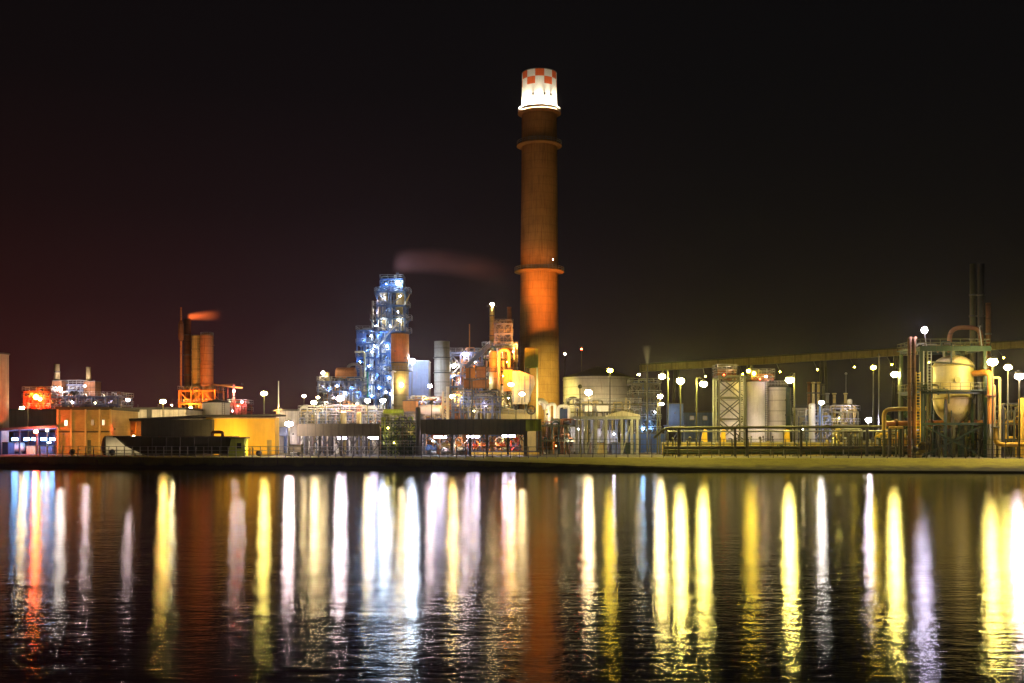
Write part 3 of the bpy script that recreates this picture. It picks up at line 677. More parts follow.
# ================================================================== CENTRE
def canopy(label, px0, px1, pt, pb, Y, depth, legs, lamps, m):
    t = thing('loading_canopy', label, 'canopy', (X((px0 + px1) / 2, Y), Y + depth / 2, G))
    link('fascia', MB().prism([(X(px0, Y), Z(pt + .4, Y)), (X(px1, Y), Z(pt, Y)), (X(px1, Y), Z(pb + .5, Y)), (X(px0, Y), Z(pb, Y))], Y, Y + .25), m, t)
    link('roof', MB().span((X(px0, Y), Y + .253, Z(pt + 3, Y)), (X(px1, Y), Y + depth, Z(pt + 1.2, Y))), M['roof'], t)
    zb = Z(pb + .4, Y)
    for i, px in enumerate(legs):
        for yy in (Y + .5, Y + depth - .5): beam(t, 'leg', (X(px, Y), yy, G), (X(px, Y), yy, zb + 1), .42, M['steel'])
        if i < len(legs) - 1:
            a, c = X(px, Y), X(legs[i + 1], Y); mid = (a + c) / 2
            beam(t, 'girder', (a, Y + .5, zb + .4), (c, Y + .5, zb + .4), .3, M['steel'])
            yy = Y + depth - .5
            beam(t, 'brace', (a, yy, G + .2), (c, yy, zb), .16, M['steel']); beam(t, 'brace', (c, yy, G + .2), (a, yy, zb), .16, M['steel'])
            beam(t, 'knee_brace', (a, Y + .5, zb - 1.6), (a + (c - a) * .3, Y + .5, zb - .2), .18, M['steel'])
            beam(t, 'knee_brace', (c, Y + .5, zb - 1.6), (c - (c - a) * .3, Y + .5, zb - .2), .18, M['steel'])
    for px, py, hw in lamps:
        link('tube_light', MB().span((X(px - hw, Y), Y + .75, Z(py + 2.0, Y)), (X(px + hw, Y), Y + 1.3, Z(py + .1, Y))), glow('lamp_violet', LC['violet'], 70), t)
    return t
canopy('long dark loading canopy with cross braced legs before the white clad store', 297, 380, 423.5, 436, 210, 9, (298, 312, 325, 341, 353, 366, 379), ((341, 437, 4), (373, 436.8, 4.5)), M['fascia'])
canopy('dark loading canopy with three white tube lights in front of the coloured pumps', 420, 526, 419, 434.5, 210, 9, (421, 452, 470, 487, 508, 525), ((440, 436, 6), (473, 435.6, 6), (508.5, 435, 6.5)), M['fascia'])
t = panelbox('operator_cabin', 'olive yellow cabin on legs at the end of the canopy', 'cabin', 526, 541, 420, 431, 209, 3.5, M['lime']); legs_under(t, 526.8, 540.4, 431, 209, 3.5, M['steel'])
panelbox('tool_box', 'dark box under the first leg of the cross braced canopy', 'box', 289, 301, 445, 452, 208, 2, M['fascia'])
t = thing('work_bench', 'dark steel bench under the cross braced canopy', 'bench', (X(320, 209), 209, G))
link('top', MB().span((X(309, 208.4), 208.4, Z(448.5, 209)), (X(331, 208.4), 209.6, Z(447.6, 209))), M['steel'], t)
for px in (310, 330): link('leg', MB().beam((X(px, 209), 209, G), (X(px, 209), 209, Z(448, 209)), .2), M['steel'], t)

# pale store behind
Y = 250
t = building('pale_store', 'long white clad store behind the cross braced canopy', 276, 384, 409, Y, 16, M['wclad'], .3, .4,
   windows=((300, 305, 414, 420, 0), (312, 318, 414, 420, 0), (327, 336, 413, 421, .8), (345, 352, 413, 421, 0), (362, 370, 412, 421, .6)))
link('blue_post', MB().span((X(284.4, Y), Y - .6, G), (X(287, Y), Y - .01, Z(436, Y))), M['bluep'], t)
link('awning', MB().span((X(276, Y), Y - 3, Z(436, Y)), (X(289, Y), Y - .003, Z(427, Y))), M['bluegrey'], t)
for px, c, l in ((293, 'pink', 500), (306, 'white', 420), (322, 'pink', 420), (336, 'white', 420), (350, 'pink', 300), (365, 'white', 300), (378, 'warm', 260)): bulb(t, P(px, 434, Y - 5.5), c, l * 2.6, .24, 'wall_lamp')
for px in (293, 306, 322, 336, 350, 365, 378): beam(t, 'lamp_bracket', P(px, 433.2, Y - 5.5), P(px, 433.2, Y - .01), .1, M['steel'])
for px in (300, 318, 340, 360): bulb(t, P(px, 408, Y - 2), 'pink', 90, .2, 'wall_lamp'); beam(t, 'lamp_bracket', P(px, 408.6, Y - 2), P(px, 408.6, Y - .02), .1, M['steel'])
mast(289, 424, 205.5, 'pink', 560, 'very bright pinkish lamp between the yellow wall and the cross braced canopy', r=.66)
mast(314, 402.5, 240, 'warm', 380, 'warm yellow lamp on a post behind the cross braced canopy', r=.56)
mast(340, 398.5, 240, 'pink', 480, 'large pink white lamp over the middle of the cross braced canopy', r=.7)
mast(367.5, 400.5, 238, 'warm', 320, 'warm white lamp over the cross braced canopy, left of the blue white one', r=.56)
mast(383, 400.5, 238, 'cool', 340, 'cool white lamp at the foot of the orange banded column', r=.52)
mast(304, 396, 262, 'warm', 180, 'small warm lamp on a pole above the white store, nearest the antenna', r=.4)
for px, lab in ((318, 'small pipe post with a warm lamp behind the white store'),): mast(px, 397.5, 268, 'warm', 170, lab, r=.36)

frame('pipe_gantry', 'cluttered pipe gantry along the front of the white clad store', 300, 382, 243, 3.5, (424, 418, 412), M['steel'], .26, bays=8, brace='z', deck=False, risers=60, pm=[M['grey'], M['steel'], M['bluegrey'], M['terracotta'], M['khaki'], M['bluep']], lamps=((308, 412, 'pink', 50, 241.6, .24), (330, 410, 'warm', 40, 241.6, .24), (356, 411, 'orange', 70, 241.6, .24), (375, 413, 'warm', 60, 241.6, .24)))
vessel('pale_column', 'pale upright drum in front of the white clad store, by its middle', 'column', 343.5, 6, 411, None, 240.5, M['cream'])
vessel('pale_column', 'khaki upright drum in front of the white clad store, right part', 'column', 359, 5, 412, None, 240.5, M['khaki'])
frame('pipe_rack', 'busy pipe rack between the khaki column and the central plant', 408, 452, 268, 6, (419, 411, 402), M['bluegrey'], .28, bays=5, brace='z', risers=44, pm=[M['terracotta'], M['white'], M['cream'], M['orange']], lamps=((414, 406, 'pink', 420, 266.6, .3), (424, 398, 'warm', 420, 266.6, .3), (436, 399, 'pink', 300, 266.6, .3), (447, 407, 'orange', 300, 266.6, .3), (419, 415, 'orange', 300, 266.6, .3), (440, 414, 'warm', 260, 266.6, .26)))
# pipe block behind the store
Y = 292
frame('process_structure', 'low steel pipe block beside the blue tower with an orange tank on top', 318, 361, Y, 10, (410, 402, 392, 382), M['bluegrey'], .34, bays=4, brace='z', risers=60, pm=[M['white'], M['grey'], M['bluep'], M['steel'], M['orange']],
   lamps=((323, 373, 'warm', 330, Y - .6, .45), (329, 389, 'blue', 260), (352, 388, 'blue', 330), (341, 396, 'white', 260), (358, 394, 'blue', 260), (333, 397, 'pink', 200), (322, 387, 'white', 140), (347, 402, 'orange', 200), (326, 403, 'warm', 200), (357, 404, 'warm', 160), (337, 386, 'cool', 160), (345, 393, 'cool', 180)))
drum('top_tank', 'orange brown tank on top of the low pipe block', 'tank', 346, 373.5, 17, 12, Y + 4, M['terracotta'], 0, base=Z(381.3, Y))
vessel('vertical_drum', 'small pale upright drum left of the orange brown top tank', 'tank', 327.5, 4, 372, 381.5, Y + 2, M['cream'])
t = thing('pipe_arch', 'pale arched pipe over the top of the pipe block', 'pipe', (X(349, Y), Y + 8, Z(382, Y)))
pipe(t, [(X(343, Y), Y + 8, Z(381.6, Y)), (X(343, Y), Y + 8, Z(362, Y)), (X(357, Y), Y + 8, Z(362, Y)), (X(357, Y), Y + 8, Z(381.6, Y))], .4, M['grey'], 2.2)
for px in (343, 357): link('flange', MB().lathe((X(px, Y), Y + 8, Z(381.6, Y)), [(0, 0), (.7, 0), (.7, .25), (0, .25)], 14), M['steel'], t)

# blue tower
Y = 322
tl = []
for px, py, c, l, r in ((398, 283, 'cool', 900, .5), (386, 284, 'blue', 420, .3), (379, 287, 'blue', 200, .3), (383, 297, 'white', 520, .4), (400, 296, 'warm', 420, .35), (377, 300, 'pink', 160, .3), (404, 303, 'warm', 160, .3), (388, 310, 'white', 180, .3), (376, 312, 'pink', 260, .3), (398, 312, 'cool', 200, .3),
        (383, 320, 'warm', 520, .4), (399, 320, 'warm', 480, .4), (376, 326, 'cool', 260, .3), (390, 326, 'white', 200, .3), (379, 334, 'blue', 520, .4), (388, 333, 'blue', 380, .35), (375, 345, 'cool', 700, .45), (387, 346, 'cool', 560, .4), (376, 356, 'blue', 380, .35), (387, 358, 'blue', 380, .35), (385, 367, 'cool', 320, .35), (376, 375, 'blue', 380, .35), (389, 378, 'cool', 520, .4), (379, 388, 'blue', 380, .35), (386, 392, 'cool', 380, .35), (374, 366, 'blue', 300, .3)):
    tl.append((px, py, c, l * .5, Y - .7, r))
t = frame('distillation_tower', 'tall blue white lit steel tower full of pipes, left of the chimney', 377, 405, Y, 8.2, (398, 387, 376, 365, 354, 343, 332, 319, 306, 292), M['bluep'], .42, bays=2, brace='z', risers=70, pm=[M['white'], M['grey'], M['bluep'], M['bluep'], M['navy']], lamps=tl, stairs=False)
frame('tower_top_structure', 'narrow blue steel head on the very top of the tall tower', 381, 402, Y + 1, 6, (285.5, 279.5), M['bluep'], .36, bays=2, brace='x', risers=8, pm=[M['white'], M['bluep']], base=Z(291, Y))
for a, b, q in ((372.5, 376.7, 306), (405.3, 410, 292), (370, 376.7, 319), (405.3, 411, 319), (405.3, 409, 306), (374, 376.7, 292), (405.3, 410.5, 332)):
    link('side_deck', MB().span((X(a, Y), Y + .5, Z(q, Y)), (X(b, Y), Y + 5, Z(q, Y) + .18)), M['steel'], t)
    guard(t, X(a, Y), X(b, Y), Y + .5, Y + 5, Z(q, Y) + .18, M['grey'], 1.5)
    beam(t, 'brace', (X(a, Y) if a < 378 else X(b, Y), Y + .6, Z(q, Y)), (X(377 if a < 378 else 405, Y), Y + .6, Z(q + 8, Y)), .22, M['bluep'])
pipe(t, [(X(372, Y), Y + 2, Z(300, Y)), (X(372, Y), Y + 2, Z(400, Y))], .3, M['white']); pipe(t, [(X(408.5, Y), Y + 3, Z(292, Y)), (X(402, Y), Y + 3, Z(310, Y))], .25, M['cream'])
pipe(t, [(X(374, Y), Y - 1, Z(352, Y)), (X(398, Y), Y - 1, Z(322, Y))], .32, M['grey'])
vessel('reactor_column', 'white column inside the blue tower, on its left side', 'column', 383, 8.5, 286, None, Y + 4, M['white'], ring=(318,), bands=(300, 330))
vessel('reactor_column', 'cream column inside the blue tower, above the orange banded column', 'column', 400, 8, 288, None, Y + 5, M['cream'], bands=(300, 312, 324))
vessel('vent_stack', 'short bluish vent on the very top of the blue tower', 'vent', 397.5, 3, 272, 279.5, Y + 3, M['bluegrey'], 'flat')
Y = 316
tl = [(px, py, c, l * .5, Y - .7, .34) for px, py, c, l in ((363, 340, 'blue', 340), (371, 336, 'cool', 520), (366, 350, 'blue', 420), (372, 352, 'cool', 620), (360, 362, 'blue', 320), (369, 366, 'blue', 480), (373, 378, 'cool', 420), (361, 384, 'cool', 260), (368, 389, 'cool', 520), (372, 396, 'blue', 420), (359, 397, 'pink', 260))]
t = frame('reformer_structure', 'blue clad pipe structure on the left side of the tall blue tower', 357, 376, Y, 9, (398, 385, 371, 358, 344, 331), M['bluep'], .4, bays=1, brace='z', risers=30, pm=[M['white'], M['bluep'], M['grey']], lamps=tl)
for a, b, c, d in ((357.6, 366, 333, 343), (357.6, 366, 373, 384)): link('cladding_panel', MB().span((X(a, Y), Y + .35, Z(d, Y)), (X(b, Y), Y + .55, Z(c, Y))), M['navy'], t)
pipe(t, [(X(355, Y), Y, Z(352, Y)), (X(365, Y), Y - .8, Z(352, Y)), (X(365, Y), Y - .8, Z(395, Y))], .3, M['cream'], .8)
pipe(t, [(X(368, Y), Y - 1, Z(405, Y)), (X(368, Y), Y - 1, Z(372, Y))], .22, mat('green_pipe', (.03, .35, .16), .5))
Y = 300
t = vessel('banded_column', 'thick column with orange upper half in front of the blue tower', 'column', 400, 18, 333, 362, Y, M['orange'], 'flat')
tt = vessel('banded_column', 'khaki lower vessel carrying the thick orange column', 'column', 400, 17.4, 362.3, None, Y, M['khaki'], 'flat', ring=(371,), bands=(364, 385))
lamp_at(tt, 401.5, 385, Y - 3.4, 'warm', 420, .5)
lamp_at(t, 395, 351, Y - 5.0, 'orange', 120, .22); lamp_at(t, 405, 358, Y - 5.0, 'orange', 160, .22)
t = thing('white_standpipe', 'bright white upright pipe beside the khaki column', 'pipe', (X(392.5, 296), 296, G))
pipe(t, [(X(392.5, 296), 296, G), (X(392.5, 296), 296, Z(371, 296)), (X(395, 296), 298, Z(371, 296))], .28, M['white'], .5)
lamp_at(t, 390.4, 394, 294.6, 'white', 380, .35)
p = plume('steam_plume', '', P(391, 262, 324), P(528, 283, 330), 4.2, 5.8, .42, (.72, .36, .40), 2.6, 0, power=2.3)
tag(p, 'faint reddish steam drifting right from above the blue tower', 'steam'); p['kind'] = 'stuff'
panelbox('clad_block', 'pale blue grey clad block right of the khaki column', 'building', 409, 428.5, 361, None, 312, 8, M['bluegrey'], M['grey'])
mast(412, 361, 302, 'cool', 620, 'brilliant white lamp with long rays at the top of the pale blue grey block', r=.8)
mast(430, 386, 300, 'pink', 330, 'pink white lamp between the pale blue grey block and grey stack', r=.52)
stack('grey_stack', 'thick short grey stack between the pale blue grey block and the central plant', 442, 15.5, 341.5, None, 312, M['concrete'], bands=(358, 373))

# middle yard between the canopies
frame('pump_structure', 'dark tangled steel pump frame between the two canopies', 382, 419, 211, 6, (448, 439, 429, 421), M['green'], .3, bays=4, brace='x', risers=34, pm=[M['green'], M['steel'], M['lime'], M['olive']], rails=True, deck=False, lamps=((388, 428, 'lime', 90, 209.6, .24), (410, 430, 'sodium', 90, 209.8, .24), (394, 443, 'lime', 60, 209.8, .22), (393, 405, 'lime', 500, 212, .26)))  # its lamps are added to brighten the frame and drums
drum('green_drum', 'lime green drum on the dark pump frame, left one', 'tank', 388.5, 412.5, 8.5, 7, 216, M['lime'], 0, base=Z(420.5, 211))
drum('green_drum', 'lime green drum on the dark pump frame, next to the red boxes', 'tank', 398.5, 412.5, 8.5, 7, 216, M['lime'], 0, base=Z(420.5, 211))
vessel('dark_column', 'dark round topped upright drum at the corner of the second canopy', 'column', 418, 5, 407, None, 209.2, M['steel'])
panelbox('red_container', 'red orange box above the dark pump frame, before the khaki column', 'container', 403, 416, 401, 412, 240, 5, M['orange']); 
t = frame('box_stand', 'steel stand carrying the red orange box', 402, 417, 239.5, 6, (412.6,), M['steel'], .3, rails=False, lamps=((411, 418, 'pink', 360, 238.6, .3), (407, 427, 'orange', 120, 238.6, .3), (413, 440, 'orange', 160, 238.6, .3)))
panelbox('orange_cabinet', 'orange cabinet glowing at ground level between the canopies', 'cabinet', 411, 418, 439, None, 226, 3, M['orange'])
mast(386, 396.5, 228, 'lime', 150, 'yellow green lamp just above the lime green drums', r=.34, name='yard_lamp')

# central plant
Y = 326
def LL(lst, y0, k=1): return [(a, b, c, l * k, y0 - .7, r) for a, b, c, l, r in lst]
frame('process_tower', 'lit steel structure with terracotta lagging just right of the grey stack', 450, 482, Y, 10, (408, 398, 387, 376, 365, 353), M['bluegrey'], .42, bays=3, brace='z', risers=85, pm=[M['terracotta'], M['white'], M['steel'], M['orange'], M['grey']],
  lamps=LL(((465, 355, 'pink', 560, .5), (454, 366, 'warm', 620, .55), (472, 370, 'orange', 420, .35), (479, 372, 'orange', 420, .35), (458, 381, 'pink', 260, .35), (486, 381, 'cool', 420, .4), (468, 384, 'orange', 320, .35), (477, 394, 'pink', 320, .35), (456, 404, 'sodium', 420, .4), (462, 392, 'warm', 260, .3), (470, 402, 'warm', 300, .3), (453, 376, 'cool', 200, .3), (475, 362, 'cool', 160, .3)), Y))
frame('process_tower', 'taller steel structure with orange and green panels left of the chimney', 483, 517, Y + 4, 11, (408, 397, 385, 372, 360, 347), M['green'], .42, bays=3, brace='z', risers=85, pm=[M['white'], M['terracotta'], M['steel'], M['lime'], M['grey']],
  lamps=LL(((487, 349, 'white', 260, .35), (488, 344.5, 'cool', 160, .3), (500, 389, 'warm', 320, .35), (494, 366, 'warm', 200, .3), (507, 362, 'orange', 260, .3), (513, 352, 'sodium', 220, .3), (490, 392, 'pink', 300, .35), (498, 402, 'sodium', 420, .4), (508, 405, 'warm', 320, .35), (503, 376, 'orange', 260, .3)), Y + 2))
for a, b, c, d, mm, lab in ((466, 475, 368, 378, 'orange', 'orange lagged heat exchanger box in the central plant, the left one'), (476.5, 486, 367, 378, 'terracotta', 'terracotta lagged heat exchanger box in the central plant beside the orange one'), (503.5, 512, 370, 391, 'orange', 'tall orange panel box lit by a large yellow lamp before the chimney'), (464, 489, 379.5, 388, 'terracotta', 'long terracotta lagged box under the two exchanger boxes')):
    t = panelbox('exchanger_box', lab, 'heat exchanger', a, b, c, d, Y - 3.4, 2.6, M[mm]); legs_under(t, a + .5, b - .5, d, Y - 3.4, 2.6, M['steel'], .25)
for px, py, c in ((470, 366, 'orange'), (481, 365, 'sodium'), (476, 378.4, 'orange')): pass
stack('flare_stack', 'slim dark stack with a bright lamp on its top', 492, 5, 306, None, Y + 9, M['khaki'], bands=(316, 336), hood=False)
t = thing('stack_lamp', 'bright warm lamp crowning the slim dark stack left of the chimney', 'lamp', P(492, 305, Y + 9)); link('ring', MB().lathe(P(492, 306.4, Y + 9), [(.6, 0), (1.5, 0), (1.5, .3), (.6, .3)], 16), M['steel'], t); bulb(t, P(492.3, 304.6, Y + 8.2), 'warm', 520, .6, 'lamp_globe')
stack('brown_stack', 'short brown stack above the purple grey cooler box', 509.3, 4.6, 307, None, Y + 10, M['brown'], bands=(320,))
frame('cooler_structure', 'purple grey cooler frame near the top of the central plant', 495, 512, Y + 5, 9, (344.5, 334, 324), M['bluegrey'], .4, bays=2, brace='x', risers=8, pm=[M['grey'], M['brown']], lamps=((514.5, 346, 'sodium', 420, Y + 3, .35), (500, 352, 'pink', 160, Y + 4, .25)), base=Z(347, Y))
panelbox('cooler_box', 'purple grey air cooler box inside the cooler frame', 'cooler', 496.5, 510, 326, 343.5, Y + 7.5, 5, M['navy'])
stack('antenna_pole', 'thin antenna pole above the left structure of the central plant', 469.5, 1.1, 324, 354, Y + 5, M['orange'], cat='antenna')
t = thing('conveyor', 'bluish sloping pipe gallery climbing towards the slim dark stack', 'conveyor', P(474, 358, Y - 4))
beam(t, 'gallery', P(466, 367, Y - 4), P(490, 345, Y - 4), 1.1, M['bluegrey']); beam(t, 'leg', P(470, 363.5, Y - 4), (X(470, Y), Y - 4, G), .3, M['steel']); beam(t, 'leg', P(486, 349, Y - 4), (X(486, Y), Y - 4, G), .3, M['steel'])
link('guardrail', MB().beam(P(466, 362.8, Y - 4), P(490, 340.8, Y - 4), .14), M['grey'], t)
vessel('lagged_column', 'green grey upright column with pipes in the central plant', 'column', 493, 8, 350, None, Y + 1.5, M['khaki'], ring=(372,), bands=(360, 384))
vessel('lagged_column', 'brown upright column between the cooler frame and the chimney', 'column', 513, 7, 345, None, Y + 8, M['brown'], bands=(356, 368))
t = thing('duct', 'pale arched duct in the central plant below the cooler frame', 'pipe', (X(503, Y), Y - 1, G))
pipe(t, [(X(499, Y), Y - 1, G), (X(499, Y), Y - 1, Z(350, Y)), (X(509, Y), Y - 1, Z(350, Y)), (X(509, Y), Y - 1, Z(372, Y))], .5, M['cream'], 2.5)
mast(511, 384.5, 311, 'sodium', 280, 'large yellow lamp on a pole before the tall orange panel box', r=.8)
mast(522, 394, 309, 'warm', 200, 'large warm lamp on a pole before the pale sloping flue duct', r=.75)
# white duct and green box before the chimney
Y = 338
t = panelbox('green_box', 'dull green box on legs in front of the chimney', 'box', 525, 538, 348.5, 367, Y, 5, M['lime'], M['olive']); legs_under(t, 525.6, 537.4, 367, Y, 5, M['grey'], .4)
Y = 318
t = thing('flue_duct', 'large pale sloping flue duct below the dull green box', 'duct', (X(522, Y), Y + 2, G))
link('casing', MB().prism([(X(512.5, Y), Z(404, Y)), (X(512.5, Y), Z(371, Y)), (X(520, Y), Z(371, Y)), (X(534, Y), Z(376, Y)), (X(535, Y), Z(384, Y)), (X(528, Y), Z(404, Y))], Y, Y + 5), M['pclad'], t)
for px in (513.5, 519, 524.5, 530): link('stiffener', MB().beam(P(px, 402, Y - .1), P(px, 373.5 if px < 521 else 376, Y - .1), .26), M['bluegrey'], t)
for py in (380, 390): link('stiffener', MB().beam(P(512.5, py, Y - .12), P(532, py, Y - .12), .22), M['grey'], t)
for px in (514, 526): link('leg', MB().beam((X(px, Y), Y + 2, G), (X(px, Y), Y + 2, Z(404, Y)), .5), M['steel'], t)
lamp_at(t, 508.5, 398, Y - 4, 'pink', 260, .3); beam(t, 'lamp_bracket', P(508.5, 398.4, Y - 4), P(513, 398.4, Y), .12, M['steel'])
# nearer vessels
Y = 246
drum('white_drum', 'white horizontal drum glowing above the left half of the second canopy', 'tank', 430, 410.5, 20, 11, Y, M['white'], 0)
mast(431.5, 402.5, Y - 5, 'pink', 200, 'pinkish lamp over the white horizontal drum', r=.34, name='yard_lamp')
stack('vent_pipe', 'short white vent pipe right of the white drum, the thinner one', 443, 2.2, 391, None, Y + 2, M['white'], cat='vent')
stack('vent_pipe', 'taller white vent pipe beside the thinner one above the canopy', 447.7, 3.2, 386.5, None, Y + 2, M['white'], cat='vent')
mast(452.5, 396.5, Y - 4, 'sodium', 420, 'yellow lamp just right of the two white vent pipes', r=.55)
panelbox('heater_box', 'terracotta heater casing behind the canopy right of the vent pipes', 'heater', 455, 472, 402, None, Y + 2, 6, M['terracotta'])
panelbox('white_casing', 'tall white casing above the middle of the second canopy', 'casing', 486.5, 492, 391.5, None, Y + 5, 4, M['white'])
t = thing('round_tank', 'low wide tank with shallow orange lit dome behind the second canopy', 'tank', (X(503, Y + 12), Y + 12, G))
rr = U(33, Y + 12); zz = Z(415, Y + 12) - G
link('shell', MB().lathe((X(503, Y + 12), Y + 12, G), [(rr, 0), (rr, zz)], 48), M['cream'], t); link('roof', MB().lathe((X(503, Y + 12), Y + 12, G), dome(rr * 1.003, zz + .003, 1.5), 48), M['cream'], t); link('guardrail', ringrail(X(503, Y + 12), Y + 12, G + zz, rr, n=36), M['grey'], t)
for px, py, c, l in ((480, 407, 'sodium', 420), (496, 405, 'warm', 420), (466, 398, 'pink', 300), (478, 396, 'warm', 260), (516, 408, 'warm', 420)):
    mast(px, py, Y - 3 if px != 478 else Y + 6, c, l * .55, {480: 'yellow yard lamp low over the left end of the shallow domed tank', 496: 'warm yard lamp over the middle of the shallow domed tank', 466: 'pinkish yard lamp above the terracotta heater casing', 478: 'warm yard lamp just left of the tall white casing', 516: 'warm yard lamp at the right end of the shallow domed tank'}[px], r=.3, name='yard_lamp')
t = thing('yard_post', 'tall thin dark post in front of the central plant', 'post', (X(472, 236), 236, G)); link('pole', MB().tube((X(472, 236), 236, G), (X(472, 236), 236, Z(380, 236)), .16, 8, .12), M['steel'], t); link('crossbar', MB().beam(P(470.5, 381, 236), P(480, 379, 236), .16), M['bluegrey'], t)
frame('pipe_rack', 'pipe rack with pale pipes behind the canopy below the central plant', 453, 500, 241.5, 4, (412, 404, 397), M['bluegrey'], .3, bays=6, brace='z', deck=False, risers=50, pm=[M['white'], M['cream'], M['bluegrey'], M['steel'], M['terracotta']], lamps=((484, 405, 'pink', 200, 240, .26), (461, 399, 'cool', 160, 240, .26), (474, 411, 'sodium', 200, 240, .26)))
# coloured pumps under the second canopy
Y = 221
for k, (px, wd, pt, mm, nm, lab) in enumerate(((430, 10, 445, 'bluep', 'compressor', 'blue compressor drum under the left tube light of the second canopy'), (444, 9, 443, 'khaki', 'compressor', 'khaki compressor drum with crossing pipes under the second canopy'), (459, 8, 442, 'orange', 'compressor', 'orange compressor drum near the middle of the second canopy'), (472, 9, 443, 'red', 'compressor', 'red compressor drum under the middle tube light of the second canopy'), (484, 8, 443, 'terracotta', 'compressor', 'terracotta compressor drum right of the middle tube light'), (500, 8, 442, 'red', 'compressor', 'dark red compressor drum under the right tube light'), (515, 9, 444, 'navy', 'compressor', 'dark blue compressor drum at the right end of the second canopy'))):
    t = drum(nm, lab, 'compressor', px, pt + 3, wd, 7, Y + (k % 3), M[mm], .5)
    link('motor', MB().lathe(P(px + 2, pt + 7.5, Y - 1.4), [(0, -.9), (.5, -.9), (.5, .9), (0, .9)], 14, True, (1, 0, 0)), M['steel'], t)
    pipe(t, [P(px - 4, 455, Y - .8), P(px - 4, 437.5, Y - .8), P(px + 3, 437.5, Y - .8), P(px + 3, pt + 1, Y - .2)], .18, random.choice([M['terracotta'], M['white'], M['red'], M['bluep']]), .6)
panelbox('yellow_kerb', 'long low yellow guard wall at the foot of the compressors', 'barrier', 470, 540, 452, None, 216, .6, M['yellow'])
frame('pipe_manifold', 'red and orange pipe manifold behind the compressors', 424, 522, 230, 3, (446, 438), M['terracotta'], .25, bays=7, brace='z', deck=False, rails=False, risers=40, pm=[M['red'], M['orange'], M['bluep'], M['white'], M['terracotta']],
   lamps=((457, 445, 'warm', 620, 218, .22), (478, 444, 'orange', 620, 218, .22), (496, 446, 'orange', 520, 218, .22), (433, 441, 'cool', 620, 218, .22), (466, 440, 'pink', 460, 218, .22), (512, 447, 'red', 500, 218, .22), (444, 449, 'pink', 420, 218, .22), (504, 441, 'lime', 420, 218, .22)))

# ------------------------------------------------------------------ the great chimney
Y = 362; cx = X(539.3, Y); base = G
t = thing('great_chimney', 'very tall concrete chimney with red and white checkered top', 'chimney', (cx, Y, G))
zt = Z(68.5, Y - 5.5); H = zt - G
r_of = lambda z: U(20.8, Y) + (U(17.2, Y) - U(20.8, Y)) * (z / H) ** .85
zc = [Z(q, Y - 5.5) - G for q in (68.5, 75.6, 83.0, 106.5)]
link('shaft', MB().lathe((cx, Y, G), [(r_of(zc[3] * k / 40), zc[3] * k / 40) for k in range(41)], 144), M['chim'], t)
rT = r_of(zc[3])
link('white_band', MB().lathe((cx, Y, G), [(rT * 1.002, zc[3]), (r_of(zc[2]) * 1.002, zc[2])], 64), M['chw'], t)
mb = MB(); na = 12; sub = 6
for row in range(2):
    for k in range(na * sub):
        a0 = (k / sub - .5 - sub * 0) * 2 * math.pi / na - math.pi / 2; a1 = ((k + 1) / sub - .5) * 2 * math.pi / na - math.pi / 2
        z0, z1 = zc[2 - row], zc[1 - row]
        rr0, rr1 = r_of(z0) * 1.003, r_of(z1) * 1.003
        cell = (k // sub + row) % 2
        mb.add([(cx + rr0 * math.cos(a0), Y + rr0 * math.sin(a0), G + z0), (cx + rr0 * math.cos(a1), Y + rr0 * math.sin(a1), G + z0), (cx + rr1 * math.cos(a1), Y + rr1 * math.sin(a1), G + z1), (cx + rr1 * math.cos(a0), Y + rr1 * math.sin(a0), G + z1)], [(0, 1, 2, 3)], True, 1 if cell == 1 else 0)
link('checkered_band', mb, [M['chw'], M['chr']], t)
link('rim', MB().lathe((cx, Y, G), [(r_of(H), H), (r_of(H) * 1.02, H + .25), (r_of(H) * .85, H + .25), (r_of(H) * .85, H - 4)], 48), M['steel'], t)
for q, ex in ((108, 1.35), (141, 1.6), (269, 2.0)):
    z = Z(q, Y - 6); r = r_of(z - G)
    link('platform', MB().lathe((cx, Y, z), [(r, -.55), (r + ex, -.2), (r + ex, .05), (r, .05)], 48, False), M['chim'], t)
    link('guardrail', ringrail(cx, Y, z + .05, r + ex - .1, 1.2, .12, 36), M['grey'], t)
for k in range(15):
    a = -math.pi / 2 + (k - 7) * 2 * math.pi / 20; z = Z(107.5, Y - 6); r = r_of(z - G) + .95
    lp = link('floodlight', MB().ball((cx + r * math.cos(a), Y + r * math.sin(a), z + .5), .22), glow('lamp_chimney', (1, .86, .62), 4600), t)
z = Z(107.5, Y - 6); r = r_of(z - G); link('parapet', MB().lathe((cx, Y, z), [(r + 1.3, 0), (r + 1.3, .95), (r + 1.2, .95), (r + 1.2, 0)], 48), M['chim'], t)  # solid upstand added to hide the floodlights from below
for a in (-1.95, -1.3, -.9): link('hatch', MB().box((cx + rT * 1.0 * math.cos(a), Y + rT * 1.0 * math.sin(a), Z(99, Y)), (.6, .6, .8), a), M['roof'], t)
ladder(t, cx - r_of(0) * .55, Y - r_of(0) * .92, G + 3, G + 40, M['steel'], .8)
for px, py, c, l in ((558, 274, 'pink', 200), (557, 355, 'warm', 30)):
    pass
bulb(t, (cx + 4.2, Y - 8.0, Z(263.5, Y)), 'pink', 26, .3, 'obstruction_lamp')
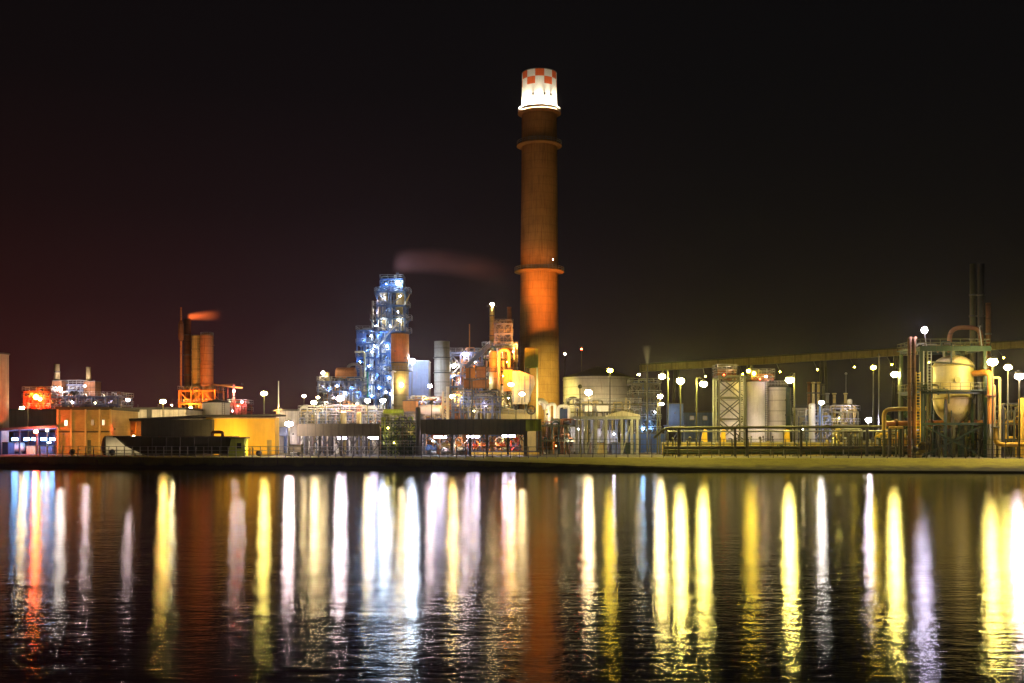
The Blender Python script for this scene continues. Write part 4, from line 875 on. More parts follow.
# floodlights that wash the shaft
fl = thing('shaft_floodlights', 'pair of orange floodlights on a mast in front of the chimney base', 'lamp', (X(497, 300), 300, G))
beam(fl, 'mast', (X(497, 300), 300, G), (X(497, 300), 300, Z(398, 300)), .4, M['steel'])
spot(fl, P(497, 397, 300), (cx - 1, Y, Z(310, Y)), 'orange', 520000, 34, 1, 6); spot(fl, P(499.5, 397, 300), (cx - 1, Y, Z(200, Y)), 'orange', 40000, 44, 1, 6)
beam(fl, 'crossarm', P(495, 398.6, 300), P(501, 398.6, 300), .25, M['steel'])
fl = thing('shaft_floodlights', 'yellow green floodlight on a mast right of the chimney base', 'lamp', (X(566, 305), 305, G))
beam(fl, 'mast', (X(566, 305), 305, G), (X(566, 305), 305, Z(413, 305)), .4, M['steel'])
spot(fl, P(566, 412, 305), (cx + 2, Y, Z(385, Y)), 'lime', 210000, 34, 1, 1); spot(fl, P(568.5, 412, 305), (cx + 4, Y, Z(230, Y)), 'lime', 30000, 44, 1, 1)
beam(fl, 'crossarm', P(565, 413.6, 305), P(570, 413.6, 305), .25, M['steel'])
# ================================================================== RIGHT OF THE CHIMNEY
Y = 345
t = vessel('storage_tank', 'big pale storage tank with dark shallow roof right of the chimney', 'tank', 598, 70, 366.5, None, Y, M['pale'], 'cone', .32, bands=(380,), rails=False)
for px, c, l in ((575, 'warm', 1000), (592, 'warm', 1000), (610, 'warm', 1000), (626, 'warm', 700)):
    bulb(t, P(px, 405, Y - 16), c, l * .22, .4, 'floodlight'); beam(t, 'lamp_post', (X(px, Y - 16), Y - 16, G), P(px, 405.5, Y - 16), .2, M['steel'])
mast(588.5, 392.5, 250, 'warm', 480, 'warm star like lamp before the left half of the big pale tank', r=.72)
mast(610, 370.5, 232, 'gold', 240, 'yellow lamp on a tall dark post crossing the big pale tank', r=.56, hm='steel')
mast(565, 354, 368, 'warm', 170, 'tiny distant warm lamp right beside the chimney', r=.34)
mast(581.5, 349, 372, 'red', 130, 'tiny red lamp in the sky above the big pale tank', r=.3)
mast(639, 374.5, 255, 'warm', 160, 'small warm lamp at the upper right of the big pale tank', arm=8, r=.3)
mast(580, 386.5, 225, 'steel' if False else 'lime', 3, 'faintly glowing camera post before the big pale tank', r=.3, name='camera_post')  # not a lamp, but its globe gives a faint glow
t = thing('hand_wheel_valve', 'dark round valve wheel on the pipework right of the canopies', 'wheel', P(531, 413.5, 226))
link('rim', MB().path([P(531, 410, 226) + Vector((math.cos(a * math.pi / 8) * .85, 0, math.sin(a * math.pi / 8) * .85)) for a in range(17)], .14, 8), M['steel'], t)
for a in (0, 1.05, 2.1): link('spoke', MB().beam(P(531, 410, 226) + Vector((math.cos(a) * .8, 0, math.sin(a) * .8)), P(531, 410, 226) - Vector((math.cos(a) * .8, 0, math.sin(a) * .8)), .1), M['steel'], t)
link('spindle', MB().beam(P(531, 410, 226), P(531, 423, 227), .2), M['steel'], t)
t = thing('pipe_loop', 'white looped frame of pipes on a rack at the foot of the chimney', 'pipe', P(559, 425, 232))
for a, b, c in ((549, 555, 404), (558, 569, 406)):
    pipe(t, [P(a, 424, 232), P(a, c, 232), P(b, c, 232), P(b, 424, 232)], .36, M['white'], .9)
pipe(t, [P(546, 422.5, 232), P(570, 422.5, 232)], .3, M['white'])
link('box', MB().span(P(559.5, 419, 232.4), P(567.5, 409, 234.0)), M['navy'], t)
t = thing('hood_duct', 'curved white hood duct beside the looped white pipes', 'duct', P(543, 425, 232))
link('elbow', MB().path([P(538, 402, 233), P(542, 401.5, 233), P(545, 404, 233), P(546.4, 409, 233)], .75, 12), M['white'], t)
link('stub', MB().tube(P(546.4, 408.8, 233), P(546.4, 425, 233), .5, 12), M['cream'], t)
bulb(t, P(547.5, 414, 230.6), 'warm', 260, .3, 'lamp'); beam(t, 'lamp_bracket', P(547.5, 414.4, 230.6), P(546.6, 414.4, 232.8), .1, M['steel'])
frame('pipe_rack', 'olive pipe rack carrying the looped white pipes at the chimney foot', 541, 576, 230, 6, (441, 426), M['olive'], .3, bays=3, brace=None, deck=True, rails=False, risers=20, pm=[M['olive'], M['green'], M['terracotta']],
   lamps=((546, 435, 'cool', 90, 229, .2), (571, 440, 'white', 380, 229, .26), (556, 446, 'orange', 90, 229, .2), (552, 418, 'pink', 150, 229, .22), (563, 403, 'warm', 220, 229, .25)))

# open shed in the middle
Y = 226; t = thing('open_shed', 'open grey shed with a peaked end roof below the big pale tank', 'shed', (X(607, Y), Y + 6, G))
link('roof', MB().span((X(573, Y), Y, Z(419, Y)), (X(640, Y), Y + 12, Z(416.4, Y))), M['grey'], t)
link('peaked_roof', MB().prism([(X(607, Y), Z(416.3, Y)), (X(640.5, Y), Z(416.3, Y)), (X(639.5, Y), Z(414.6, Y)), (X(622, Y), Z(410.8, Y)), (X(611, Y), Z(414, Y))], Y - .3, Y + 10), M['pclad'], t)
for px in (577, 586, 596, 606, 622, 632, 637.5):
    for yy in (Y + .3, Y + 11.7): beam(t, 'column', (X(px, Y), yy, G), (X(px, Y), yy, Z(418.9, Y)), .5, M['grey'])
for a, c in ((586, 596), (596, 606), (622, 632)): beam(t, 'brace', (X(a, Y), Y + .3, G), (X(c, Y), Y + .3, Z(420, Y)), .22, M['grey'])
for a, b, c, d in ((573, 583, 424, 452), (598, 605, 428, 448), (611, 621, 430, 452)): link('wall_panel', MB().span((X(a, Y), Y + 9, Z(d, Y)), (X(b, Y), Y + 9.3, Z(c, Y))), M['wclad'], t)
for px, py, c, l in ((578, 429, 'white', 420), (590, 433, 'pink', 220), (602, 430, 'violet', 300), (614, 434, 'violet', 300), (627, 431, 'blue', 420), (635, 431, 'blue', 260), (594, 447, 'warm', 90)): bulb(t, P(px, py, Y + 4.5), c, l * .8, .24, 'hanging_lamp'); beam(t, 'lamp_rod', P(px, py, Y + 4.5), (P(px, py, Y + 4.5).x, Y + 4.5, Z(418.6, Y)), .07, M['steel'])
for px, wd, mm, lab in ((588, 7, 'steel', 'dark machine cabinet inside the open grey shed, left one'), (601, 9, 'khaki', 'khaki machine cabinet inside the open grey shed'), (616, 8, 'bluegrey', 'blue grey machine cabinet inside the open grey shed'), (630, 8, 'green', 'green machine cabinet under the peaked end of the shed')):
    panelbox('machine_cabinet', lab, 'cabinet', px - wd / 2, px + wd / 2, 443, None, Y + 5.5, 2.4, M[mm])
frame('roof_pipe_rack', 'low rack of pipes and white boxes above the open grey shed', 568, 640, 262, 4, (412, 404), M['olive'], .28, bays=6, brace=None, deck=False, rails=True, risers=26, pm=[M['cream'], M['olive'], M['grey']], lamps=((588, 408, 'warm', 160, 260.6, .24), (604, 407, 'warm', 200, 260.6, .24), (630, 409, 'warm', 120, 260.6, .22)))
for a, b, lab in ((585, 592, 'white box on the pipe rack above the shed, the left one'), (597, 608, 'wider white box on the pipe rack above the shed')):
    t = panelbox('white_box', lab, 'box', a, b, 405.5, 411.5, 259, 2, M['white']); legs_under(t, a + .5, b - .5, 411.5, 259, 2, M['steel'], .2)
t = thing('pipe_hoop', 'dark arched pipe against the left part of the big pale tank', 'pipe', P(573, 412, 300)); pipe(t, [P(568, 411, 300), P(568, 398, 300), P(578, 398, 300), P(578, 411, 300)], .42, M['steel'], 2); 
for px in (568, 578): link('leg', MB().beam(P(px, 411, 300), (X(px, 300), 300, G), .5), M['steel'], t)
frame('dark_scaffold', 'dark scaffold tower right of the big pale tank', 632, 660, 272, 9, (432, 420, 408, 396, 384), M['steel'], .35, bays=3, brace='x', risers=26, pm=[M['steel'], M['olive'], M['navy']],
   lamps=((643, 429, 'blue', 360, 271, .3), (652, 428, 'blue', 260, 271, .28), (640, 411, 'blue', 120, 271, .25), (655, 412, 'cool', 160, 271, .25), (649, 420, 'blue', 200, 271, .25)))
panelbox('blue_store', 'low blue store at the foot of the dark scaffold', 'building', 626, 664, 434, None, 262, 6, M['bluep'])
for px in (636, 650): mast(px, 431, 254, 'blue', 170, {636: 'blue white lamp before the low blue store, left one', 650: 'blue white lamp before the low blue store, right one'}[px], r=.28, name='yard_lamp')
stack('steam_pipe', 'thin dark vent pipe with white steam rising from its tip', 647.5, 1.2, 366, None, 235, M['steel'], cat='vent')
p = plume('steam_puff', '', P(647.5, 366, 235), P(646.5, 345, 235), 0.3, 1.35, .8, (.85, .85, .8), 0, 0, power=.9); tag(p, 'small pale steam puff above the thin dark vent pipe', 'steam'); p['kind'] = 'stuff'

# ================================================================== RIGHT: sodium lit tank yard
mast(662, 376.5, 203, 'lime', 420, 'yellow lamp at the left of the post with two arms', arm=6, r=.56)
mast(680.5, 381, 203, 'lime', 760, 'largest yellow lamp with long rays above the blue cabin', r=.68)
mast(703.5, 384, 203, 'lime', 620, 'yellow lamp on a pale post left of the lattice tower', arm=-7, r=.62)
mast(660, 396.5, 224, 'warm', 320, 'yellow lamp of a close pair, the upper one, by the dark scaffold', r=.5)
mast(661.5, 404, 220, 'warm', 260, 'yellow lamp of a close pair, the lower one, by the dark scaffold', arm=-4, r=.42)
panelbox('blue_cabin', 'blue cabin with a pale front raised behind the two armed lamp post', 'cabin', 669, 683, 404, 425, 258, 4, M['bluep'])
t = frame('cabin_stand', 'steel stand under the blue cabin', 668, 684, 257.6, 5, (426,), M['bluegrey'], .3, rails=False, lamps=((675, 413, 'cool', 130, 255.5, .22), (668, 420, 'blue', 160, 255.5, .22), (680, 432, 'lime', 90, 255.5, .22)))
building('blue_warehouse', 'long dark blue warehouse behind the pale lamp post', 684, 718, 411, 270, 12, M['navy'], .2, .4, windows=((690, 694, 416, 420, .25), (703, 707, 416, 420, .2)))
for px, pt, w, lab, mm in ((731, 381, 24, 'white tank standing behind the lattice tower', 'pale'), (757, 380.5, 20.5, 'white tank lit pinkish just right of the lattice tower', 'white'), (778, 386, 19.5, 'pale tank between the pinkish lit tank and the dark green column', 'pale')):
    t = vessel('storage_tank', lab, 'tank', px, w, pt, None, 256, M[mm], 'flat', lad=True, rails=True)
    for s, c, l in ((-.28, 'pink', 420), (.3, 'warm', 300)):
        x = px + w * s; bulb(t, P(x, 437, 256 - 7), c, l * (.9 if px != 778 else .35), .26, 'floodlight'); beam(t, 'lamp_stand', (X(x, 249), 249, G), P(x, 437.5, 249), .16, M['steel'])
for a, b, c, d, lab, lm in ((718, 735, 368.5, 376, 'red railed walkway on top of the tank behind the lattice tower', ((716.5, 366, 'warm', 160), (731, 367.5, 'warm', 260), (724, 375, 'red', 40))), (752, 773, 373, 380, 'red railed walkway on top of the pinkish lit tank', ((748.5, 371, 'gold', 900), (754, 373.5, 'gold', 900), (766, 376.5, 'warm', 200), (770, 381, 'pink', 220), (760, 379, 'red', 40)))):
    frame('red_walkway', lab, a, b, 252.5, 5, (d, c + 2), M['brown'], .3, bays=3, brace='z', rails=True, deck=True, lamps=[(q[0], q[1], q[2], q[3] * .45, 251.4, .38) for q in lm], base=Z(381, 252.5))
frame('lattice_tower', 'square cross braced steel lattice tower before the white tanks', 719, 745, 222, 5, (441, 419, 397.5, 376), M['steel'], .36, bays=1, brace='x', rails=False, deck=False, ladders=True)
t = thing('pipe_riser', 'twin pale upright pipes on the left side of the lattice tower', 'pipe', (X(714.5, 221), 221, G))
for px in (713.4, 716): pipe(t, [(X(px, 221), 221, G), (X(px, 221), 221, Z(379, 221)), (X(px + 3, 221), 222, Z(379, 221))], .2, M['grey'], .5)
vessel('green_column', 'slim dark green column behind the yellow lamp, right of the tanks', 'column', 789, 6.5, 387, None, 246, M['green'], bands=(400, 415, 430), lad=True)
mast(789.5, 380, 203, 'lime', 760, 'yellow lamp with rays on a pale post right of the tanks', arm=5, r=.66)
for px, lab in ((787, 'yellow tapered hood beside the dark green column'), (704.5, 'yellow tapered hood behind the pale lamp post'), (723, 'orange yellow tapered hood at the foot of the lattice tower')):
    t = thing('yellow_hood', lab, 'hood', (X(px, 214), 214, G)); b = 214
    link('cover', MB().prism([(X(px - 3, b), Z(443, b)), (X(px + 3, b), Z(443, b)), (X(px + 2.5, b), Z(430, b)), (X(px + .2, b), Z(429, b)), (X(px - 1.4, b), Z(433, b))], b, b + 1), M['yellow'], t); link('plinth', MB().span((X(px - 3.3, b), b - .1, G), (X(px + 3.3, b), b + 1.1, Z(443.05, b))), M['concrete'], t)
panelbox('white_cabin', 'small white cabin between the dark green column and the vent stacks', 'cabin', 794.5, 807, 408, None, 262, 4, M['white'])
mast(801.5, 429, 246, 'warm', 220, 'low warm lamp in front of the small white cabin', r=.36)
for px, pt, w, mm, lab in ((809, 384, 3, 'brown', 'dark brown vent stack, first of the cluster right of the white cabin'), (813.3, 384, 2.8, 'cream', 'cream vent stack next to the dark brown one'), (818.6, 384, 2.8, 'khaki', 'khaki vent stack rising behind the lamp of the cluster'), (823.3, 386, 2.6, 'olive', 'olive vent stack right of the cluster lamp'), (827.4, 395, 3.2, 'grey', 'short grey vent stack at the right of the cluster'), (834.3, 395, 3, 'khaki', 'lone khaki vent stack between the two clusters'), (845.6, 395, 2.8, 'cream', 'cream vent stack beside the bright white column'), (854, 406, 2.2, 'olive', 'lowest olive vent stack right of the bright white column')):
    t = stack('vent_stack', lab, px, w, pt, None, 240 + (px * 7 % 5), M[mm], bands=(pt + 9, pt + 22), hood=True)
vessel('white_column', 'bright white round topped column by the right vent stacks', 'column', 849.6, 5, 399, None, 243, M['white'])
vessel('white_column', 'stout white column at the foot of the left vent stacks', 'column', 812, 6.5, 403, None, 236, M['white'], nozzle=False)
t = thing('blue_pipe', 'slim blue upright pipe below the cluster lamp', 'pipe', (X(820, 232), 232, G)); pipe(t, [(X(820, 232), 232, G), (X(820, 232), 232, Z(405, 232))], .26, M['bluep'], 0); link('flange', MB().lathe((X(820, 232), 232, Z(405, 232)), [(0, 0), (.5, 0), (.5, .2), (0, .2)], 14), M['bluep'], t)
mast(821.5, 402.5, 228, 'white', 330, 'white lamp in the middle of the vent stack cluster', r=.46)
frame('vent_structure', 'pale pipe frame around the left vent stacks', 806, 830, 237, 6, (441, 428, 416), M['bluegrey'], .28, bays=3, brace='z', deck=False, risers=24, pm=[M['white'], M['bluep'], M['khaki'], M['grey']], lamps=((811, 408, 'pink', 300, 235.6, .26), (826, 420, 'cool', 120, 235.6, .22), (815, 434, 'orange', 160, 235.6, .22)))
frame('vent_structure', 'olive pipe frame around the right vent stacks', 832, 858, 237, 6, (441, 425, 412), M['olive'], .28, bays=3, brace='z', deck=False, risers=22, pm=[M['olive'], M['khaki'], M['white']], lamps=((851, 405, 'pink', 360, 235.6, .26), (839, 418, 'lime', 120, 235.6, .22), (843, 435, 'sodium', 160, 235.6, .22)))
mast(873.5, 367.5, 222, 'gold', 190, 'dim yellow oval lamp on a tall thin dark post', r=.5, hm='steel')
t = thing('camera_mast', 'tall thin dark unlit mast right of the dim yellow lamp', 'mast', (X(879, 226), 226, G)); link('pole', MB().tube((X(879, 226), 226, G), (X(879, 226), 226, Z(353, 226)), .2, 8, .14), M['steel'], t); link('crossbar', MB().beam(P(877.5, 355, 226), P(880.5, 355, 226), .18), M['steel'], t)
mast(895, 374.5, 199, 'lime', 760, 'yellow lamp with rays left of the green steel vessel frame', arm=4, r=.62)
mast(868.5, 420, 226, 'violet', 420, 'low violet white lamp near the thick dark post', r=.56)
t = thing('far_antenna', 'very thin distant pole with a dim tip above the vent stacks', 'antenna', (X(846, 300), 300, G)); link('pole', MB().tube((X(846, 300), 300, G), (X(846, 300), 300, Z(374, 300)), .1, 6), M['grey'], t); link('tip', MB().ball(P(846, 373.6, 300), .35), M['white'], t)

# long sloping gallery far behind
t = thing('conveyor_bridge', 'long high gallery bridge sloping across the sky behind the tanks', 'bridge', (X(850, 430), 430, G))
a, b = P(640, 368.5, 430), P(1080, 341, 430)
link('gallery', MB().beam(a, b, 3.4, 2.6), M['gallery'], t)
link('parapet', MB().beam(a + Vector((0, -1.6, 1.5)), b + Vector((0, -1.6, 1.5)), .3, .5), M['olive'], t)
for k in range(6):
    p = a + (b - a) * (k + .5) / 6
    for s in (-2.2, 2.2): link('pier', MB().beam((p.x + s, 430, G), (p.x + s * .3, 430, p.z - 1.4), .9), M['steel'], t)
for k in range(12):
    p = a + (b - a) * (k + .7) / 12; bulb(t, p + Vector((0, -7, -5)), 'gold', 260, .3, 'lamp'); link('lamp_arm', MB().beam(p + Vector((0, -1.2, -1.3)), p + Vector((0, -7, -5)), .2), M['steel'], t)

# pipe track along the bank
Y = 200
t = thing('pipe_track', 'long pipe track on posts along the bank from the scaffold to the green frame', 'pipe rack', (X(785, Y), Y, G))
pipe(t, [(X(654, Y), Y, Z(438, Y)), (X(665, Y), Y, Z(428, Y)), (X(905, Y), Y, Z(426.5, Y))], .26, M['olive'], 1, n=10)
pipe(t, [(X(668, Y), Y + 1, Z(431.5, Y)), (X(905, Y), Y + 1, Z(431, Y))], .14, M['grey'])
for px in (678.5, 735, 746.5, 801, 867, 890): link('post', MB().beam((X(px, Y), Y, G), (X(px, Y), Y, Z(427.5, Y)), .4), M['steel'], t)
for px in (668, 700, 720, 772, 785, 822, 845): link('post', MB().beam((X(px, Y), Y + 1, G), (X(px, Y), Y + 1, Z(431.2, Y)), .2), M['grey'], t)
for k, (z, r, mm) in enumerate(((447.5, .3, 'steel'), (450.5, .26, 'olive'), (453, .3, 'green'))): pipe(t, [(X(664, Y), Y + .8 + .5 * k, Z(z, Y)), (X(912, Y), Y + .8 + .5 * k, Z(z, Y))], r, M[mm], n=10)
for k in range(30):
    px = 668 + k * 8.1 + random.uniform(-2, 2); y = Y + 2 + random.uniform(0, 4); zt = Z(random.uniform(437, 446), Y)
    pipe(t, [(X(px, Y), y, G), (X(px, Y), y, zt), (X(px + random.uniform(-3, 3), Y), y + .8, zt)], random.uniform(.1, .2), random.choice([M['khaki'], M['olive'], M['steel'], M['green'], M['grey']]), .3)
t = thing('low_wall', 'long low khaki wall behind the pipe track', 'wall', (X(790, 212), 212, G)); link('wall', MB().span((X(662, 212), 212, G), (X(905, 212), 212.5, Z(443, 212))), M['khaki'], t); link('coping', MB().span((X(661.8, 212), 211.9, Z(442.98, 212)), (X(905.2, 212), 212.6, Z(442, 212))), M['concrete'], t)
for px, lab in ((690, 'low yellow lamp over the khaki wall below the largest yellow lamp'), (760, 'low yellow lamp over the khaki wall below the pinkish lit tank'), (835, 'low yellow lamp over the khaki wall below the lone khaki vent stack')):
    mast(px, 438, 206, 'gold', 500, lab, r=.2, name='wall_lamp')
t = frame('valve_station', 'tangle of low valves and pipes in front of the right vent stacks', 835, 862, 206, 4, (446, 437), M['steel'], .2, bays=4, brace='z', deck=False, rails=False, risers=30, pm=[M['steel'], M['khaki'], M['grey'], M['olive']])
frame('valve_station', 'tangle of low pipes below the yellow pipe loop', 879, 908, 203, 4, (447, 438), M['olive'], .2, bays=4, brace=None, deck=False, rails=False, risers=30, pm=[M['khaki'], M['grey'], M['olive'], M['yellow']], lamps=((900, 441, 'orange', 60, 202, .18),))

# trees far right
def tree(px, ptop, w, Y, label):
    x = X(px, Y); zt = Z(ptop, Y); r = U(w, Y) / 2; hh = zt - G
    t = thing('tree', label, 'tree', (x, Y, G))
    mb = MB().path([(x, Y, G), (x + .2, Y, G + hh * .4), (x - .1, Y, G + hh * .75)], .3, 8, 0, .1)
    link('trunk', mb, M['bark'], t)
    for k in range(5):
        a = k * 1.3; link('limb', MB().path([(x, Y, G + hh * .4), (x + math.cos(a) * r * .5, Y + math.sin(a) * r * .5, G + hh * (.6 + .05 * k))], .12, 6, 0, .05), M['bark'], t)
    mb = MB()
    cl = [(Vector((random.uniform(-1, 1) * r * .75, random.uniform(-1, 1) * r * .7, hh * random.uniform(.4, .92))), r * random.uniform(.28, .5)) for _ in range(14)]
    for c, cr in cl:
        for _ in range(70):
            d = Vector((random.gauss(0, 1), random.gauss(0, 1), random.gauss(0, 1))).normalized() * cr * random.uniform(.5, 1.05)
            p = Vector((x, Y, G)) + c + d; u = Vector((random.gauss(0, 1), random.gauss(0, 1), random.gauss(0, 1))).normalized(); v = u.orthogonal().normalized()
            s = random.uniform(.16, .34); mb.add([p - u * s, p + v * s * .6, p + u * s, p - v * s * .6], [(0, 1, 2, 3)])
    link('crown', mb, M['leaf'], t); return t
for px, pt, w, Y, lab in ((888, 411, 13, 222, 'leafy tree behind the yellow pipe loop, the left one'), (901, 409.5, 15, 225, 'widest leafy tree behind the yellow pipe loop below the lamp'), (914, 412, 13, 221, 'leafy tree beside the red riser of the green frame'), (927, 413, 12, 228, 'leafy tree seen through the legs of the green frame')): tree(px, pt, w, Y, lab)
mast(893, 430, 212, 'lime', 150, 'low lamp under the trees behind the yellow pipe loop', r=.24, name='yard_lamp')
t = building('far_store', 'pale distant store under the trees', 888, 912, 428, 250, 8, M['wclad'], .2, .4); bulb(t, P(899, 436, 246.5), 'pink', 160, .25, 'wall_lamp')

# ------------------------------------------------------------------ the green steel frame with its vessel
Y = 188
t = frame('vessel_frame', 'large green steel frame with railed decks around the cream vessel', 921, 985, Y, 9.5, (392.5, 349), M['green'], .5, bays=1, brace=None, deck=False, rails=False, risers=16, pm=[M['green'], M['steel'], M['olive']])
x0, x1 = X(921, Y), X(985, Y)
for q, s in ((392.5, 'fblr'), (349, 'fblr')):
    z = Z(q, Y)
    for a, b in (((x0 - .6, Y - 1.1), (x1 + .6, Y + .4)), ((x0 - .6, Y + 9), (x1 + .6, Y + 10.2)), ((x0 - .6, Y + .403), (x0 + 1.6, Y + 8.997)), ((x1 - 1.6, Y + .403), (x1 + .6, Y + 8.997))):
        link('deck', MB().span((a[0], a[1], z + .28), (b[0], b[1], z + .42)), M['green'], t)
    guard(t, x0 - .5, x1 + .5, Y - 1.0, Y + 10.1, z + .42, M['olive'], 1.8, .08, 1.2)
link('edge_plate', MB().span((x0 - .6, Y - 1.2, Z(351.5, Y)), (x1 + .6, Y - 1.12, Z(346.5, Y))), M['green'], t)
for a, b in ((0, 1), (1, 0)):
    beam(t, 'brace', (x0 if a == 0 else x1, Y + 9.5, Z(430, Y)), (x1 if b == 1 else x0, Y + 9.5, Z(393, Y)), .26, M['green'])
    beam(t, 'brace', (x0 if a == 0 else x1, Y + .05, G), (x1 if b == 1 else x0, Y + .05, Z(424, Y)), .28, M['green'])
beam(t, 'girder', (x0, Y, Z(424, Y)), (x1, Y, Z(424, Y)), .4, M['green'])
beam(t, 'column', (X(926.5, Y), Y + 1.5, G), (X(926.5, Y), Y + 1.5, Z(350, Y)), .3, M['grey'])
ladder(t, X(929, Y), Y - .3, Z(392, Y), Z(349, Y), M['grey'])
stair(t, X(958, Y), X(978, Y), Y + 4.5, [G, Z(424, Y), Z(393, Y)], M['steel'])
lamp_at(t, 924.5, 330, Y - .9, 'violet', 480, .5); beam(t, 'lamp_pole', (X(924.5, Y), Y - .9, Z(348, Y)), P(924.5, 331, Y - .9), .12, M['grey'])
lamp_at(t, 979.5, 325.5, Y - 1, 'warm', 60, .32); beam(t, 'lamp_pole', (X(979.5, Y), Y - 1, Z(348, Y)), P(979.5, 326.5, Y - 1), .12, M['grey'])
for px, py, dy, c, l in ((944, 388, 2, 'lime', 90), (963, 353, 1.6, 'sodium', 110), (930, 398, 3, 'lime', 90), (968, 398, 2, 'sodium', 120), (978, 372, 4, 'sodium', 160)): lamp_at(t, px, py, Y + dy - 3.4 if px in (944,) else Y + dy, c, l, .16)
cy = Y + 4.8; cx = X(953, cy); r = U(19, Y + 4.8)
v = thing('pressure_vessel', 'cream domed vessel with a rounded bottom inside the green frame', 'vessel', (cx, cy, G))
z1, z2, z3 = Z(367, cy), Z(400, cy), Z(421, cy)
link('shell', MB().lathe((cx, cy, 0), [(r, z2), (r, z1)], 48), M['cream'], v)
link('head', MB().lathe((cx, cy, 0), dome(r * 1.002, z1 + .003, r * .62, 8), 48), M['cream'], v)
link('bottom', MB().lathe((cx, cy, 0), [(r * 1.002, z2 - .003), (r * .985, Z(404, cy)), (r * .9, Z(410, cy)), (r * .72, Z(416, cy)), (r * .46, Z(421, cy)), (.8, Z(424, cy)), (.8, Z(428, cy)), (0, Z(428, cy))], 48), M['cream'], v)
for q in (366, 399): link('stiffener_ring', MB().lathe((cx, cy, Z(q, cy)), [(r, -.12), (r + .14, -.12), (r + .14, .12), (r, .12)], 48), M['khaki'], v)
for a in (.8, 2.35, 3.95, 5.5):
    link('leg', MB().beam((cx + r * 1.05 * math.cos(a), cy + r * 1.05 * math.sin(a), G), (cx + r * .96 * math.cos(a), cy + r * .96 * math.sin(a), Z(398, cy)), .45), M['green'], v)
link('manhole', MB().lathe((cx - .6, cy - r + .1, Z(381, cy)), [(0, .35), (.5, .35), (.5, 0)], 18, False, (0, -1, 0)), M['khaki'], v)
link('coil', MB().path([(cx + (r + .16) * math.cos(a), cy + (r + .16) * math.sin(a), Z(362, cy) - k * .09) for k, a in ((k, math.pi * (1 + k / 14)) for k in range(15))], .16, 8), M['olive'], v)
fl = thing('frame_floodlight', 'ground floodlight left of the green frame aimed at the cream vessel', 'lamp', (X(915, Y - 6), Y - 6, G)); beam(fl, 'stand', (X(915, Y - 6), Y - 6, G), (X(915, Y - 6), Y - 6, G + 1.2), .2, M['steel']); spot(fl, (X(915, Y - 6), Y - 6, G + 1.5), (cx, cy, Z(385, cy)), 'sodium', 5500, 55, .8, 1)
p = thing('red_riser', 'pair of rusty red upright pipes with a ladder left of the green frame', 'pipe', (X(911.5, Y), Y, G))
for px in (909.5, 914): pipe(p, [(X(px, Y), Y, G), (X(px, Y), Y, Z(339, Y)), (X(px + 3.5, Y), Y + 1, Z(337.5, Y))], .32, M['brown'], .5, n=12)
ladder(p, X(917.6, Y), Y - .3, G, Z(372, Y), M['yellow'], .7)
p = thing('top_pipe_hoop', 'rusty pipe hoop standing on the top deck of the green frame', 'pipe', P(964, 349, Y + 4)); pipe(p, [P(949.5, 352, Y + 4), P(949.5, 327.5, Y + 4), P(981, 327.5, Y + 4), P(981, 349, Y + 4)], .4, M['brown'], 2.4, n=12)
link('flange', MB().lathe(P(949.5, 345, Y + 4), [(.52, 0), (.85, 0), (.85, .3), (.52, .3)], 16), M['steel'], p)
# stacks behind
for px, w, pt, YY, mm, lab in ((972.6, 5.5, 264, 204, 'olive', 'tall dark stack behind the green frame, the left of the pair'), (981, 6.4, 264, 205, 'steel', 'tall dark stack behind the green frame, the right of the pair'), (988.3, 5, 303, 201, 'brown', 'lower rusty stack beside the two tall dark stacks')):
    stack('dark_stack', lab, px, w, pt, None, YY, M[mm], bands=(pt + 31, pt + 52, pt + 75))
# orange lines
Y = 194
p = thing('orange_pipeline', 'long orange pipe running behind the green frame to the picture edge', 'pipe', (X(960, Y), Y, G)); pipe(p, [(X(886, Y), Y, Z(423.6, Y)), (X(1060, Y), Y, Z(422, Y))], .46, M['orange'], n=12)
for px in (889, 903, 939, 985, 1003, 1030): link('support', MB().beam((X(px, Y), Y, G), (X(px, Y), Y, Z(425, Y)), .3), M['steel'], p)
for px in (896, 931, 974, 1010): link('flange', MB().lathe(P(px, 423, Y), [(.46, -.2), (.72, -.2), (.72, .2), (.46, .2)], 16, False, (1, 0, 0)), M['brown'], p)
p = thing('yellow_pipe_loop', 'raised yellow pipe loop left of the green frame', 'pipe', (X(897, Y - 2), Y - 2, G)); pipe(p, [P(884, 430, Y - 2), P(884, 409.5, Y - 2), P(922, 408.5, Y - 2), (X(924, Y), Y - 1, Z(408.5, Y))], .36, M['yellow'], 1.2, n=12); link('support', MB().beam((X(884, Y - 2), Y - 2, G), P(884, 430, Y - 2), .4), M['olive'], p)
pipe(p, [P(889, 427.5, Y - 2), P(903, 427.5, Y - 2)], .2, M['yellow']); link('support', MB().beam((X(896, Y - 2), Y - 2, G), P(896, 427.5, Y - 2), .25), M['olive'], p)
Y = 186
p = thing('orange_riser', 'thick orange upright pipe right of the green frame', 'pipe', (X(990.5, Y), Y, G)); pipe(p, [(X(990.5, Y), Y, Z(424, Y)), (X(990.5, Y), Y, Z(372, Y)), (X(984, Y), Y + 4, Z(372, Y))], .52, M['orange'], 1.2, n=12); link('plinth', MB().span((X(988.5, Y), Y - .5, G), (X(992.5, Y), Y + .6, Z(424, Y))), M['concrete'], p); link('flange', MB().lathe(P(990.5, 396, Y), [(.52, -.2), (.85, -.2), (.85, .2), (.52, .2)], 16), M['brown'], p)
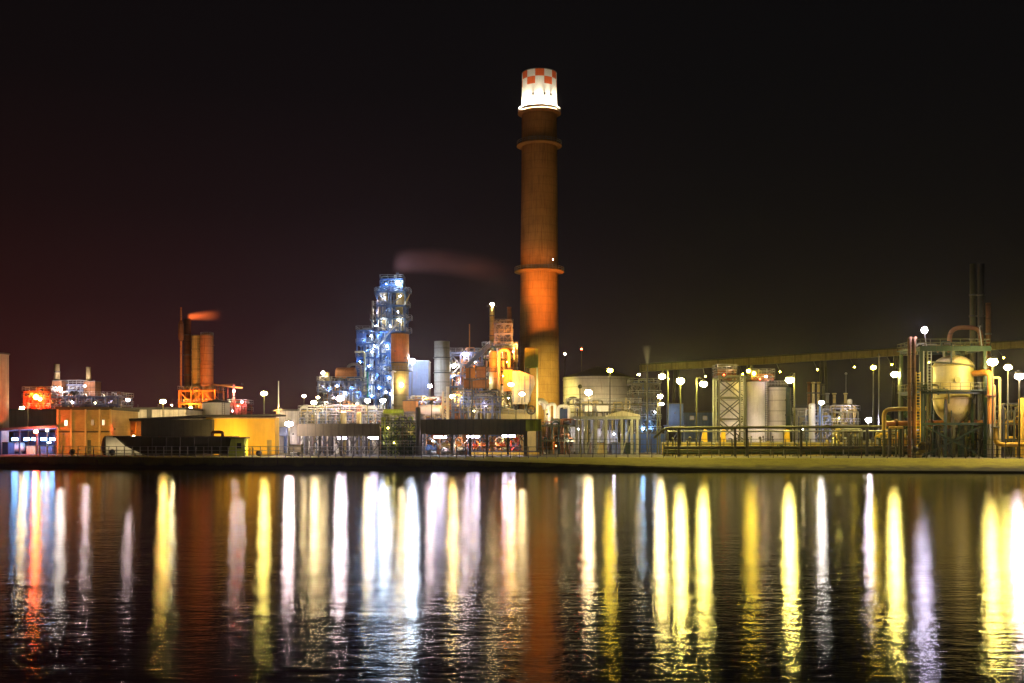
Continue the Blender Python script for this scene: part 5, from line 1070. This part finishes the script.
p = thing('bent_pipe', 'yellow pipe bending low along the ground at the picture edge', 'pipe', (X(1008, Y), Y - 2, G)); pipe(p, [P(995, 428, Y - 2), P(995, 444.6, Y - 2), P(1045, 444.6, Y - 2)], .4, M['yellow'], 1.6, n=12)
for px in (1003, 1018): link('support', MB().beam((X(px, Y - 2), Y - 2, G), P(px, 445, Y - 2), .3), M['steel'], p)
link('upper_flange', MB().lathe(P(995, 428, Y - 2), [(0, 0), (.65, 0), (.65, .25), (0, .25)], 16), M['olive'], p)
p = thing('yellow_standpipe', 'broad yellow upright pipe at the right picture edge', 'pipe', (X(1022, Y), Y, G)); pipe(p, [(X(1022, Y), Y, G), (X(1022, Y), Y, Z(399.5, Y))], .6, M['yellow'], n=14); link('head', MB().lathe((X(1022, Y), Y, Z(399.5, Y)), dome(.6, .003, .3), 16), M['yellow'], p)
p = thing('pipe_goalpost', 'pale pipe goalpost frame under the big yellow lamps', 'pipe', (X(1000, Y + 2), Y + 2, G)); pipe(p, [(X(993, Y), Y + 2, Z(377, Y)), (X(1005, Y), Y + 2, Z(377, Y)), (X(1005, Y), Y + 2, G)], .24, M['cream'], .4); pipe(p, [(X(992, Y), Y + 2, Z(384.5, Y)), (X(1000, Y), Y + 2, Z(384.5, Y)), (X(1000, Y), Y + 2, G)], .16, M['cream'], .4)
t = thing('pipe_flange', 'large round blank flange on a pipe at the foot of the green frame', 'flange', P(922.5, 455, 182)); link('disc', MB().lathe(P(922.5, 447.5, 182), [(0, 0), (.82, 0), (.82, .3), (.95, .3), (.95, -.25), (.6, -.25)], 24, False, (0, -1, 0)), M['khaki'], t); link('pipe', MB().path([P(922.5, 447.5, 182.1), P(922.5, 447.5, 184.5), (X(922.5, 182), 184.5, G)], .6, 14, .5), M['khaki'], t); link('hub', MB().lathe(P(922.5, 447.5, 182), [(0, .32), (.4, .32), (.4, 0)], 18, False, (0, -1, 0)), M['steel'], t)
mast(992.5, 362, 182, 'lime', 440, 'large yellow lamp above the thick orange upright pipe', r=.75, hm='olive')
mast(1008, 367.5, 184, 'lime', 300, 'yellow lamp right of the large one near the picture edge', r=.58, hm='olive')
mast(1019.5, 376.5, 180, 'pink', 460, 'pink white lamp with rays at the right picture edge', r=.7, hm='olive')
t = frame('valve_rack', 'low cluttered pipe rack between the orange riser and the picture edge', 994, 1034, Y + 6, 5, (440, 424, 411), M['olive'], .26, bays=4, brace=None, deck=False, rails=False, risers=26, pm=[M['olive'], M['khaki'], M['steel'], M['yellow']])
t = frame('valve_rack', 'low cluttered pipe rack behind the legs of the cream vessel', 926, 984, Y + 14, 5, (440, 430), M['steel'], .24, bays=5, brace='z', deck=False, rails=False, risers=34, pm=[M['olive'], M['khaki'], M['green'], M['brown']])

# ------------------------------------------------------------------ thin haze added to give the lamps a glow
m, nt, N, L, out = nodes_of('lamp_glow_haze')
pv = N('ShaderNodeVolumePrincipled'); L(pv.outputs[0], out.inputs['Volume'])
pv.inputs['Color'].default_value = (.9, .9, .92, 1); pv.inputs['Density'].default_value = .0001; pv.inputs['Anisotropy'].default_value = .92
hz = link('haze', MB().span((-420, -30, -1.2), (420, 620, 150)), m, None, Vector((0, 0, 0)))
tag(hz, 'thin haze added for a glow round the lamps over the plant', 'haze')
hz['kind'] = 'stuff'
